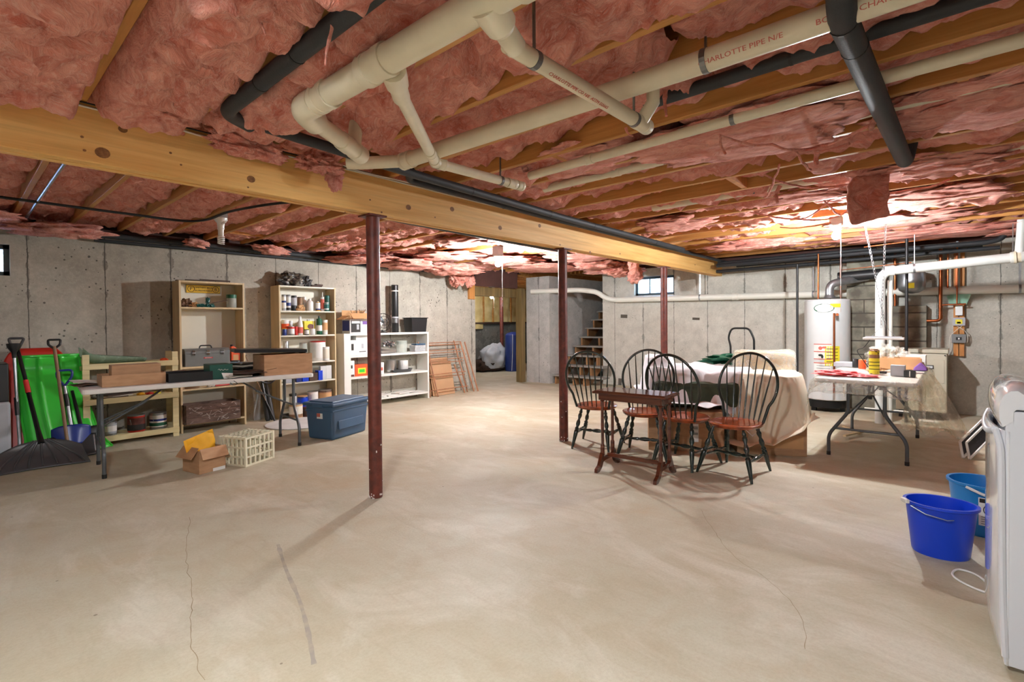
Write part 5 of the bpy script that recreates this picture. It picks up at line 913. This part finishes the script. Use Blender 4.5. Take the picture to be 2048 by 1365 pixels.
MB().turned((.02, .0, .16), (-.03, .30, 1.10), ((0, .015), (1, .015)), 12).obj('shaft', 'brown_cap', t, smooth=True); MB().tube(bend([(-.03, .30, 1.08), (-.075, .30, 1.12), (-.075, .31, 1.17), (.02, .31, 1.17), (.015, .30, 1.12), (-.03, .30, 1.08)], .015), .011, 8).obj('handle', 'black_plastic', t, smooth=True)
MB().grid(14, 10, lambda u, v: Vector(((u - .5) * .42 + .04, -.04 + .12 * v - .03 * math.sin(u * PI), .01 + .22 * v * (1 - .1 * abs(2 * u - 1))))).obj('blade', 'black_plastic', t, smooth=True, solid=.006)
t = thing('snow_shovel', 'small dark blue shovel with D-handle in front of the green sled', 'shovel', (.80, 6.60, .0))
MB().turned((.0, .04, .30), (-.03, .16, .70), ((0, .017), (1, .014)), 12).obj('shaft', 'galvanised', t, smooth=True); MB().turned((-.015, .10, .50), (-.025, .14, .62), ((0, .02), (1, .02)), 12).obj('grip', 'black_plastic', t, smooth=True)
MB().tube(bend([(-.03, .16, .70), (-.085, .17, .79), (-.085, .18, .86), (.035, .18, .86), (.03, .17, .79), (-.03, .16, .70)], .03), .011, 8).obj('d_handle', 'snow_blue', t, smooth=True)
MB().grid(16, 12, lambda u, v: Vector(((u - .5) * .30, .02 - .07 * math.sin(u * PI) * (1 - v * .5) + .02 * v, .135 + .19 * v * (1 - .18 * abs(2 * u - 1) ** 3)))).obj('blade', 'snow_blue', t, smooth=True, solid=.006)
t = thing('floor_squeegee', 'upright pole with a black flared head beside the wide pusher', 'tool', (.44, 6.75, 0)); MB().turned((0, 0, .02), (-.02, .12, 1.02), ((0, .013), (1, .013)), 10).obj('shaft', 'galvanised', t, smooth=True)
MB().turned((-.01, .05, .45), (-.014, .08, .62), ((0, .019), (1, .019)), 10).obj('grip', 'black_plastic', t, smooth=True); MB().turned((-.02, .115, 1.0), (-.022, .13, 1.14), ((0, .016), (.4, .02), (.75, .05), (1, .055)), 12).obj('head', 'black_plastic', t, smooth=True, ang=50)
t = thing('metal_cabinet', 'grey box with dark upper part cut off by the left photo edge', 'cabinet', (.12, 6.8, 0)); MB().b2(-.2, .255, -.15, .2, 0, .60).obj('lower_panel', 'grey_box', t, bevel=.02); MB().b2(-.2, .25, -.1, .25, .60, .96).obj('upper_part', 'black_plastic', t, bevel=.01)
t = thing('snow_shovel', 'black shovel blade lying behind the wide pusher', 'shovel', (.90, 6.72, .0)); MB().grid(12, 8, lambda u, v: Vector(((u - .5) * .36, .05 * v - .04 * math.sin(u * PI), .01 + .26 * v))).obj('blade', 'black_plastic', t, smooth=True, solid=.006); MB().turned((0, .02, .2), (-.04, .3, .62), ((0, .02), (1, .014)), 10).obj('socket', 'black_plastic', t, smooth=True)
# ================================================================ chairs
def make_chair(label):
    t = thing('windsor_chair', label, 'chair', (0, 0, 0), 0, 'bow-back spindle chairs'); SZ = .445
    def seat(u, v, top):
        a = 2 * PI * u; rx = .215 + .012 * math.cos(2 * a); ry = .215 - .018 * math.cos(a); k = v
        sh = 1 + .05 * math.cos(4 * a) * -.4; x = rx * math.cos(a) * k * sh; y = ry * math.sin(a) * k * sh
        if x > 0: y *= 1 + .06 * x / .2
        d = .016 * (1 - v ** 2) - (.010 * max(0, (v - .9) / .1) ** 2)
        return Vector((x, y, SZ - .016 * (1 - v ** 2.5) - .006 * max(0, (v - .9) / .1) ** 2 * 2)) if top else Vector((x * .93, y * .93, SZ - .038))
    m = MB(); n, k = 40, 10
    for j in range(k + 1):
        for i in range(n): m.v.append(seat(i / n, j / k, True))
    for i in range(n): m.v.append(Vector((m.v[k * n + i].x * .985, m.v[k * n + i].y * .985, SZ - .028)))
    for i in range(n): m.v.append(Vector((m.v[k * n + i].x * .92, m.v[k * n + i].y * .92, SZ - .040)))
    for j in range(k + 2):
        for i in range(n): m.f.append((j * n + i, (j + 1) * n + i, (j + 1) * n + (i + 1) % n, j * n + (i + 1) % n))
    m.f.append(tuple((k + 2) * n + i for i in range(n))); m.k = [0] * len(m.f)
    m.obj('seat', 'wood_seat', t, smooth=True, ang=60)
    legp = ((0, .0105), (.06, .012), (.10, .018), (.14, .013), (.16, .019), (.20, .020), (.28, .011), (.34, .020), (.40, .022), (.46, .012), (.50, .021), (.515, .022), (.53, .016), (.56, .022), (.62, .022), (.80, .017), (1, .0105))
    feet = {}
    for sx in (-1, 1):
        for sy_ in (-1, 1):
            a = Vector((sx * .13, sy_ * .125, SZ - .035)); b = Vector((sx * .225 + (.0 if sx > 0 else -.03), sy_ * (.232 if sx > 0 else .192), 0)); feet[sx, sy_] = (a, b); MB().turned(a, b, legp, 14).obj('leg', 'green_black', t, smooth=True, ang=60)
    sp_ = ((0, .009), (.18, .012), (.3, .017), (.36, .011), (.40, .017), (.5, .021), (.60, .017), (.64, .011), (.7, .017), (.82, .012), (1, .009)); mid = {}
    for sy_ in (-1, 1):
        a = feet[-1, sy_][0].lerp(feet[-1, sy_][1], .62); b = feet[1, sy_][0].lerp(feet[1, sy_][1], .62); MB().turned(a, b, sp_, 12).obj('stretcher', 'green_black', t, smooth=True); mid[sy_] = a.lerp(b, .5)
    MB().turned(mid[-1], mid[1], sp_, 12).obj('stretcher', 'green_black', t, smooth=True)
    # balloon-shaped bow leaning back
    def bow(a):   # balloon shape: short straight feet, then most of an ellipse
        if a < .1 or a > .9:
            k = a / .1 if a < .1 else (1 - a) / .1; sg = -1 if a < .1 else 1; y = sg * (.168 + .032 * k); z = SZ - .02 + .14 * k
        else:
            th = math.radians(-38 + (a - .1) / .8 * 256); y = -.254 * math.cos(th); z = SZ + .292 + .275 * math.sin(th)
        return Vector((-.165 - .15 * (z - SZ) / .55, y, z))
    MB().tube(bez([bow(i / 30) for i in range(31)], 2), .0125, 10).obj('bow', 'green_black', t, smooth=True)
    for i in range(7):
        s = (i - 3) / 3.0; b = Vector((-.172 + .03 * s * s, s * .135, SZ - .005)); 
        yt = s * .20; best = min((bow(q / 90) for q in range(14, 77)), key=lambda p: abs(p.y - yt) + (0 if p.z > .72 else 1)); MB().turned(b, best, ((0, .0055), (.3, .0085), (.6, .0065), (1, .0045)), 8).obj('spindle', 'green_black', t, smooth=True)
    return t
spec = (((4.55, 2.87), .27, 'bow-back spindle chair beside the middle post, seen from behind'), ((4.50, 2.30), math.radians(199), 'bow-back spindle chair tucked behind the small side table, facing the camera'),
        ((4.50, 1.89), -.09, 'bow-back spindle chair in the middle, back to the camera with label box behind it'), ((4.49, 1.45), math.radians(174), 'rightmost bow-back spindle chair, in front of the cream drop cloth'))
ch = None
for (x, y), a, lab in spec:
    if ch is None: ch = make_chair(lab); ch.location = (x, y, 0); ch.rotation_euler = (0, 0, a)
    else: dup(ch, (x, y, 0), a, lab, 'bow-back spindle chairs')
# ---- small side table
t = thing('side_table', 'small dark mahogany side table in front of the spindle chairs', 'table', (3.935, 2.10, 0), .06); HT = .70
MB().box((0, 0, HT - .012), (.33, .66, .020)).obj('top', 'wood_mahogany', t, bevel=.006); MB().box((0, 0, HT + .001), (.30, .63, .008)).obj('top_rim', 'wood_mahogany', t, bevel=.003)
for s in (-1, 1):
    MB().box((s * .125, 0, HT - .05), (.014, .56, .058)).obj('apron', 'wood_mahogany', t, bevel=.002); MB().box((0, s * .28, HT - .05), (.25, .014, .058)).obj('apron', 'wood_mahogany', t, bevel=.002)
    for q in (-1, 1):
        MB().turned((q * .095, s * .265, HT - .07), (q * .095, s * .265, .13), ((0, .018), (.03, .018), (.04, .022), (.06, .013), (.5, .0145), (.80, .012), (.82, .018), (.86, .019), (1, .019)), 12).obj('post', 'wood_mahogany', t, smooth=True, ang=40)
        R_ = Matrix(((0, q, 0), (0, 0, 1), (1, 0, 0))); R_ = Matrix(((q, 0, 0), (0, 0, 1), (0, 1, 0)))
        MB().prism(((.06, .085), (.115, .155), (.135, .12), (.17, .055), (.215, .03), (.22, 0), (.175, 0), (.13, .03), (.10, .075)), s * .265 - .014, s * .265 + .014, R_).obj('foot', 'wood_mahogany', t)
    MB().box((0, s * .265, .095), (.17, .024, .028)).obj('foot_rail', 'wood_mahogany', t)
    MB().box((0, s * .315, HT - .03), (.06, .03, .012), (s * .3, 0, 0)).obj('bracket', 'wood_mahogany', t) if s < 0 else None
MB().box((0, 0, .118), (.022, .53, .032)).obj('stretcher', 'wood_mahogany', t, bevel=.003)
# ================================================================ covered pile
O = Vector((5.41, 1.06, 0)); U = Vector((-.47, .882, 0)); V = Vector((.882, .47, 0)); AU = math.atan2(V.y, V.x)
def L2(u, v, z=0): return O + U * u + V * v + Vector((0, 0, z))
t = carton('cardboard_box', 'large cardboard box under the cream cloth at its right corner', L2(.33, .34), (.60, .62, .33), AU, 'card', open_=False); MB().b2(-.303, -.300, -.28, .1, .07, .20).obj('panel', 'card_light', t)
t = carton('cardboard_box', 'cardboard box with white shipping label behind the chairs', L2(1.12, .22), (.40, .72, .40), AU, 'card', open_=False)
MB().b2(-.203, -.201, -.12, -.04, .10, .28).obj('shipping_label', 'white', t)
for i in range(7): MB().b2(-.2045, -.203, -.115 + .001, -.045, .25 - .008 * i - (.03 if i > 3 else 0), .254 - .008 * i - (.03 if i > 3 else 0)).obj('printed_line', 'ink', t)
MB().b2(-.2035, -.2015, .20, .23, .12, .26).obj('printed_arrow', 'white', t)
# upholstered furniture under the cloths
t = thing('armchair', 'dark green upholstered seat mostly hidden under the white sheet', 'furniture', L2(1.0, .62), AU)
MB().box((0, 0, .545), (.84, .85, .26)).obj('seat', 'green_cloth', t, bevel=.05); MB().box((.22, 0, .21), (.36, .75, .42)).obj('base', 'green_cloth', t, bevel=.03)
def cloth(name, label, mt, u0, u1, v0, v1, tops, nx, ny, hem, seed, fold=.012, k=2.2, thick=.004, drop=9., wrinkle=.02):
    """cloth thrown over rounded lumps: tops = (u,v,ru,rv,height)"""
    def H(u, v):
        h = 0
        for (a, b, ra, rb, z) in tops:
            d = max(0, (abs((u - a) / ra) ** 3 + abs((v - b) / rb) ** 3) ** (1 / 3) - .82); h = max(h, z - drop * .085 * d * d * 14 - .25 * d)
        return h
    def fn(i, j):
        u = u0 + (u1 - u0) * i; v = v0 + (v1 - v0) * j; z = H(u, v); st = max(0, max(tp[4] for tp in tops) - z)
        n1 = noise.noise(Vector((u * 5 + seed, v * 5, 0))); n2 = 1 - abs(noise.noise(Vector((u * 4 + v * 7 + seed, v * 3 - u * 5, seed)))) * 2
        z += wrinkle * n1 + fold * n2; he = hem(u, v) + .03 * noise.noise(Vector((u * 6, v * 6, seed + 4)))
        p = L2(u, v, max(z, he)); w_ = min(1, st * 2.0); n3 = math.sin((u * 15 + v * 11) + 2.5 * noise.noise(Vector((u * 3, v * 3, seed)))) 
        p += (V * (-1) + U * -.3) * (.035 * n3 * w_) * (1 if z < .75 else .3); return p
    o = MB().grid(nx, ny, fn).obj(name, mt, None, smooth=True, ang=180, solid=thick); return tag(o, label, 'cloth')
cloth('white_sheet', 'white sheet thrown over the pile behind the spindle chairs', 'cloth_white', .40, 1.62, .02, 1.15, ((1.15, .62, .42, .42, .80), (1.35, .66, .18, .30, .90), (.70, .62, .35, .42, .78)), 80, 70, lambda u, v: .46 - .28 * max(0, 1 - abs(u - .52) / .25) + .12 * max(0, (u - 1.1)) , 1, .02, drop=10, wrinkle=.03)
cloth('drop_cloth', 'cream drop cloth hanging over the boxes at the right of the pile', 'cloth_cream', -.05, .72, -.10, 1.05, ((.28, .50, .36, .50, .76), (.22, .80, .34, .22, .94), (.30, .30, .30, .30, .70)), 90, 90, lambda u, v: (.12 if u > .33 else .12 + (.33 - u) * .75) if v < .15 else (.30 + .25 * v), 3, .016, drop=11, wrinkle=.02)
cloth('plastic_cover', 'clear plastic film over the rounded back at the far side of the pile', 'plastic_sheet', -.06, .62, .45, 1.12, ((.22, .80, .36, .24, .965),), 50, 40, lambda u, v: .62 + .1 * v, 6, .012, thick=.001, drop=9)
crumple('tarp', 'crumpled green tarp on top of the pile below the black tube handle', 'tarp', (6.15, 1.98, .80), (.26, .30, .07), 'tarp_green', .6, 4, 3)
t = thing('hand_truck', 'black tubular hand truck handle rising behind the pile', 'hand truck', (7.6, 2.35, 0), .0)
MB().tube(bend([(0, .17, .05), (0, .165, .95), (0, .20, 1.06), (0, .155, 1.20), (0, -.09, 1.20), (0, -.155, 1.05), (0, -.155, .95), (0, -.165, .05)], .06), .014, 10).obj('frame', 'black_metal', t, smooth=True); MB().b2(-.03, .03, -.17, .17, .3, .33).obj('cross_bar', 'black_metal', t); MB().box((-.1, 0, .02), (.22, .38, .012)).obj('toe_plate', 'black_metal', t)
for s in (-1, 1): MB().tube([(.06, s * .2, .11), (.06, s * .24, .11)], .11, 24).obj('wheel', 'black_plastic', t, smooth=True, ang=40)
# ================================================================ right table and what is on it
T2 = .765; X0, X1, Y0, Y1 = 5.42, 7.32, .28, 1.04
fold_table(((X0 + X1) / 2, (Y0 + Y1) / 2, 0), 0, X1 - X0, Y1 - Y0, T2, 'white folding table covered in clear plastic near the boiler', .70)
def over(i, j):
    u = -.22 + 1.44 * i; v = -.75 + 1.95 * j      # u along x, v along -y from the left long edge
    x = X0 + (X1 - X0) * u; y = Y1 - (Y1 - Y0) * v; ox = max(0, X0 - x); ox2 = max(0, x - X1); oy = max(0, Y0 - y); oy2 = max(0, y - Y1)
    z = T2 + .006 + .006 * noise.noise(Vector((x * 9, y * 9, 0))); n_ = noise.noise(Vector((x * 4, y * 4, 2)))
    if ox: z -= min(.13 + .03 * n_, ox * 1.3); x = X0 - min(.035, ox) - .02 * abs(n_)
    if ox2: z -= min(.3, ox2 * 1.1); x = X1 + min(.04, ox2)
    if oy2: z -= min(.12 + .03 * n_, oy2); y = Y1 + min(.04, oy2) + .02 * n_
    if oy: z -= min(.30 + .05 * n_, oy * 1.1); y = Y0 - min(.05, oy) - .03 * n_
    return Vector((x, y, z))
tag(MB().grid(70, 50, over).obj('plastic_sheet', 'plastic_sheet', None, smooth=True, ang=180), 'clear plastic film spread over the right folding table', 'plastic')
def drape(i, j):   # long tail of film hanging from the right-hand side to the floor
    c = P(1846 + 22 * j, 748 + 118 * j, x=5.9 + .1 * j); z = c.z; w0 = .07 + .19 * j ** .8; y = c.y - (i - .5) * w0 * 1.9; x = c.x + .06 * math.sin(i * 12 + 1.5 * math.sin(j * 3)) * (.3 + j) - .05 * math.sin(i * PI)
    if j > .93: z -= .02 * math.sin(i * 17)
    return Vector((x + .02 * noise.noise(Vector((i * 6, j * 6, 1))), y, z))
tag(MB().grid(60, 40, drape).obj('plastic_tail', 'plastic_thick', None, smooth=True, ang=180), 'long tail of clear plastic hanging off the right table side toward the floor', 'plastic')
tz = T2 + .008
def tp(u, v): return P(u, v, z=tz)
crumple('plastic_bag', 'red and white crinkled bag at the left front of the right table', 'bag', (5.72, .90, tz), (.13, .17, .028), 'red_bag', .5, 2, 3); crumple('plastic_bag', 'flattened red wrapper beside the larger red bag', 'bag', (5.68, .70, tz), (.09, .12, .015), 'red_bag', .5, 5, 3)
p = tp(1747, 749); t = can('tall spray foam can with yellow label and tan cap', (p.x + .05, p.y, tz), .043, .235, 'spray_yellow', None, 'brown_cap', name='spray_can', bands=()); 
MB().lathe(((.044, .155), (.043, .19), (.034, .235), (.030, .245), (.0001, .246)), n=20).obj('cap', 'brown_cap', t, smooth=True, ang=40); MB().lathe(((.0438, .03), (.0438, .15)), n=20).obj('label', 'yellow_label', t, smooth=True)
for i in range(6): MB().lathe(((.0444, .045 + .017 * i), (.0444, .052 + .017 * i)), (0, 0, 0), 20).obj('label_band', ('ink', 'orange', 'ink', 'leaf_green', 'ink', 'orange')[i], t) if i % 2 == 0 else None
p = tp(1728, 740); can('orange-red tin left of the tall spray can', (p.x + .12, p.y + .03, tz), .035, .10, 'orange', None, 'card_light', name='tin', cat='tin'); p = tp(1713, 738); can('black tin behind the red bag', (p.x + .2, p.y + .03, tz), .036, .10, 'black_plastic', None, 'steel_strap', name='tin', cat='tin')
o = MB().b2(-.05, .05, -.055, .055, 0, .10).obj('small_box', 'grey_box', None, bevel=.002); p = tp(1795, 753); o.location = (p.x + .06, p.y, tz); tag(o, 'plain grey-white box near the front of the right table', 'box')
t = thing('small_box', 'small black box with white stripe beside the grey-white box', 'box', (tp(1819, 755).x + .05, tp(1819, 755).y, tz)); MB().b2(-.04, .04, -.042, .042, 0, .06).obj('carton', 'black_plastic', t, bevel=.002); MB().b2(-.0412, -.04, -.005, .003, .0, .055).obj('stripe', 'white', t)
p = tp(1838, 745); MBp = MB().prism(((-.06, 0), (.06, 0), (.05, .03), (0, .085), (-.05, .03)), -.05, .05, Matrix(((0, 0, 1), (1, 0, 0), (0, 1, 0)))); o = MBp.obj('purple_pouch', 'purple', None, bevel=.01); o.location = (p.x + .25, p.y, tz); tag(o, 'folded purple pouch at the right of the table', 'pouch')
carton('cardboard_box', 'shallow tan box under plastic at the back of the right table', (6.85, .50, tz), (.24, .36, .12), .1, 'card_light'); carton('cardboard_box', 'white flat box at the far end of the right table', (7.12, .42, tz), (.22, .26, .14), 0, 'white', open_=False)
carton('cardboard_box', 'long pale box lying at the back left of the right table', (6.9, .95, tz), (.22, .30, .045), 0, 'grey_box', open_=False)
crumple('plastic_heap', 'bunched clear plastic at the back of the right table', 'plastic', (7.05, .62, tz + .04), (.14, .16, .12), 'plastic_sheet', .5, 7, 2.5); crumple('work_glove', 'crumpled pale cloth behind the tall spray can', 'cloth', (6.35, .66, tz), (.09, .07, .03), 'card_light', .5, 3)
o = MB().box((0, 0, .012), (.05, .08, .022)).obj('remote', 'black_plastic', None, bevel=.004); o.location = (tp(1763, 748).x + .03, tp(1763, 748).y, tz); tag(o, 'small black gadget right of the tall spray can', 'gadget')
# ---- grow light on chains
t = thing('hanging_light', 'slim white light panel hung on two chains above the right table', 'lamp', (6.4, .60, 1.10))
MB().box((0, 0, .01), (.12, .34, .022), (.0, 0, 0)).obj('panel', 'lamp_white', t, bevel=.003); MB().box((0, 0, .026), (.06, .30, .014)).obj('housing', 'grey_box', t)
def chain(par, a, b, nm='chain'):
    a, b = Vector(a), Vector(b); n = int((b - a).length / .034); d = (b - a).normalized(); s = d.orthogonal().normalized(); m = MB()
    for i in range(n):
        c = a.lerp(b, (i + .5) / n); e = s if i % 2 else d.cross(s); m.tube([c + d * .022 * math.cos(q) + e * .010 * math.sin(q) for q in [2 * PI * k / 8 for k in range(8)]], .0028, 4, closed=True)
    o = m.obj(nm, 'galvanised', par); o['kind'] = 'stuff'; return o
for y in (-.10, .10): MB().tube([(0, y, .03), (0, y * .3, .12)], .002, 5).obj('wire', 'galvanised', t)
chain(t, (0, .02, .12), (-.02, -.02, 1.24)); chain(t, (0, -.02, .12), (.0, .16, 1.20))
MB().tube(bez([(-.02, .10, .02), (-.03, .16, -.08), (-.03, .22, -.12), (.05, .18, -.22), (.1, .14, -.30)], 6), .004, 6).obj('power_cord', 'cable_black', t, smooth=True)
# ================================================================ right foreground
def bucket(name, label, c, rt, rb, h, mt, sx=1., n=40, rz=0, lip=.012):
    t = thing(name, label, 'bucket', c, rz)
    MB().lathe(((.0001, 0), (rb * .96, 0), (rb, .012), (rt, h - .02), (rt + .002, h - .018), (rt + lip, h - .014), (rt + lip, h), (rt - .003, h), (rt - .005, h - .01), (rb - .004, .016), (.0001, .012)), (0, 0, 0), n, sx, 1).obj('body', mt, t, smooth=True, ang=35); return t
t = bucket('bucket', 'bright blue oval bucket on the floor with wire handle', (3.66, .085, 0), .155, .128, .285, 'bucket_blue', .82, rz=.2)
hp = [(.128 * math.cos(a) * 1.02, .168 * math.sin(a), .275 - .028 * abs(math.sin(a * 1)) * 0 + (-.035 * math.sin(a))) for a in [PI * i / 16 for i in range(17)]]
MB().tube([Vector((-.10, .13, .275)), Vector((-.13, .15, .28)), Vector((-.15, .09, .25)), Vector((-.16, .0, .235)), Vector((-.14, -.03, .235))], .0028, 6).obj('wire_handle', 'galvanised', t, smooth=True)
MB().box((-.06, .165, .285), (.05, .022, .022), (0, 0, .4)).obj('handle_lug', 'white', t, bevel=.005)
t = bucket('bucket', 'lighter blue square bucket with warning label beside the washer', (4.20, -.095, 0), .155, .125, .31, 'bucket_cyan', 1., rz=.3)
MB().tube(bez([(-.14, .12, .30), (-.19, .04, .27), (-.19, -.04, .26), (-.16, -.12, .27), (-.10, -.17, .30)], 6), .008, 8).obj('handle', 'white', t, smooth=True)
ga = math.atan2(.0, -1) 
def onb(a0, a1, z0, z1, mt, nm, off=.002):
    def fn(i, j): a = a0 + (a1 - a0) * i; z = z0 + (z1 - z0) * j; r = .125 + (.155 - .125) * z / .29 + off; return Vector((r * math.cos(a), r * math.sin(a), z))
    return MB().grid(8, 2, fn).obj(nm, mt, t, smooth=True)
onb(2.72, 3.42, .075, .245, 'white', 'warning_label'); onb(2.75, 3.39, .215, .24, 'ink', 'label_stripe', .003)
for i in range(4): onb(2.80, 3.35, .085 + i * .014, .089 + i * .014, 'steel_strap', 'label_text', .003)
c_ = [2 * PI * i / 20 for i in range(20)]; MB().tube([(lambda a, z: Vector(((.125 + .03 * z / .29 + .004) * math.cos(a), (.125 + .03 * z / .29 + .004) * math.sin(a), z)))(3.07 + .20 * math.cos(q), .175 + .032 * math.sin(q)) for q in c_], .0022, 5, closed=True).obj('warning_ring', 'ink', t)
onb(2.97, 3.17, .165, .188, 'ink', 'warning_symbol', .0035)
# washer
t = thing('washing_machine', 'light grey washing machine with glossy curved front at the right photo edge', 'washing machine', (2.56, -.12, 0))
W_, D_, Hh = .66, .72, 1.04
Rw = Matrix(((0, 0, 1), (1, 0, 0), (0, 1, 0)))   # profile in y,z extruded along x
MB().prism(((.0, .03), (-D_, .03), (-D_, .965), (.0, .965)), 0, W_, Rw).obj('cabinet', 'washer_white', t, bevel=.004)
MB().prism(((-.0, .970), (-D_, .970), (-D_, 1.03), (-.16, 1.03), (-.05, 1.012)), -.003, W_ + .003, Rw).obj('top_cover', 'washer_white', t, bevel=.006)
MB().grid(24, 20, lambda u, v: Vector((W_ * u, -.012 + (.05 * math.sin(PI * u) ** .55) * (1 - .5 * max(0, .12 - v) / .12), .03 + .86 * v))).obj('front_panel', 'washer_gloss', t, smooth=True, solid=.012)
cp_ = [(-.03, .93), (.02, .90), (.036, .93), (.040, .97), (.034, 1.01), (.016, 1.045), (-.015, 1.065), (-.05, 1.068), (-.09, 1.045), (-.13, 1.032), (-.06, 1.0), (-.03, .97)]
m = MB(); n_ = len(cp_)
for i in range(15):
    x = -.004 + (W_ + .008) * i / 14; k = math.sin(PI * min(1, max(0, i / 14))) ** .4
    for y, z in cp_: m.v.append(Vector((x, y * (.55 + .45 * k) - .004, .93 + (z - .93) * (.80 + .2 * k))))
for i in range(14):
    for j in range(n_): m.f.append((i * n_ + j, (i + 1) * n_ + j, (i + 1) * n_ + (j + 1) % n_, i * n_ + (j + 1) % n_))
m.f += [tuple(range(n_)), tuple(14 * n_ + j for j in range(n_))[::-1]]; m.k = [0] * len(m.f); m.obj('console', 'washer_gloss', t, smooth=True, ang=50)
MB().tube(bez([(.004, -.004, .06), (.002, .004, .3), (.0, .008, .6), (.0, .010, .78), (.01, .014, .84), (.03, .025, .89)], 6), .011, 8).obj('edge_trim', 'washer_white', t, smooth=True)
MB().tube(bez([(.05, .025, .885), (.2, .042, .86), (.46, .042, .86), (.6, .025, .885)], 6), .012, 10).obj('door_handle', 'washer_white', t, smooth=True)
for x in (.05, W_ - .05):
    for y in (-.09, -.65): MB().tube([(x, y, 0), (x, y, .032)], .02, 10).obj('foot', 'black_plastic', t)
tag(MB().tube(bez([P(u, v, z=.006) for u, v in ((2000, 1195), (1960, 1155), (1920, 1140), (1905, 1147), (1915, 1160), (1950, 1178), (1985, 1190))], 8), .0055, 8).obj('hose', 'white', None, smooth=True, ang=180), 'thin white hose loop lying on the floor by the washer', 'hose')
# leaning window screens
for i, (u, v, dx, lab) in enumerate(((1926, 919, 0, 'front'), (1939, 921, .10, 'rear'))):
    A = P(u, v, z=0) + Vector((dx * 0, 0, .012)); S = P(u - 6, v - 35, x=A.x + .05) - A; Lg = (P(u + 50, v - 52, x=A.x + .22) - A) * 1.5
    t = thing('window_screen', lab + ' dark window screen with white frame leaning behind the washer', 'screen', (A.x, A.y, 0)); Z = Vector((0, 0, .012)); m = MB()
    for a, b in ((Z, Z + S), (Z + S, Z + S + Lg), (Z + S + Lg, Z + Lg), (Z + Lg, Z)): m.tube([a, b], .011, 6)
    m.obj('frame', 'white', t); MB().add([Z, Z + S, Z + S + Lg, Z + Lg], [(0, 1, 2, 3)]).obj('mesh', 'screen_mesh', t)
# ---- far room things
t = thing('covered_heap', 'heap draped with pale grey sheet in the far room', 'furniture', (9.9, 9.55, 0))
MB().blob((0, 0, .32), (.42, .34, .42), .25, 1.8, 4, 0, 3, flat=True).obj('sheet', 'grey_box', t, smooth=True, ang=180); MB().blob((-.05, .1, .16), (.50, .36, .24), .3, 2, 4, 0, 5, flat=True).obj('lower_sheet', 'rug', t, smooth=True, ang=180)
t = thing('tarp_bundle', 'tall blue plastic-wrapped bundle standing in the far room', 'bundle', (10.25, 9.12, 0)); MB().lathe(((.22, 0), (.235, .05), (.23, .7), (.22, .98), (.17, 1.03), (.05, 1.06), (.0001, 1.06)), (0, 0, 0), 28, 1.05, .9).obj('wrap', 'tarp_blue', t, smooth=True); MB().tube([(-.2, -.12, .02), (-.19, -.14, .5), (-.17, -.13, 1.0)], .006, 6).obj('rope', 'white', t)
o = MB().box((0, 0, .03), (.20, .09, .06)).obj('brick', 'brick_red', None, bevel=.003); p = P(1082, 762, z=0); o.location = (p.x, p.y, .001); o.rotation_euler = (0, 0, -1.2); tag(o, 'red brick on the floor at the foot of the concrete wall by the stairs', 'brick')
crumple('rag', 'white crumpled rag on the floor beside the stairs', 'rag', (P(1106, 764, z=0).x, P(1106, 764, z=0).y, .001), (.09, .07, .035), 'white', .5, 3)
for i, (u, v, r) in enumerate(((1702, 862, .5), (1708, 873, -.3))): o = MB().box((0, 0, .012), (.42, .028, .02)).obj('wood_strip', 'wood_birch', None); p = P(u, v, z=0); o.location = (p.x, p.y, .001 + .02 * i); o.rotation_euler = (0, 0, r); tag(o, ('lower', 'upper')[i] + ' thin pale wood strip on the floor beneath the right table', 'wood')
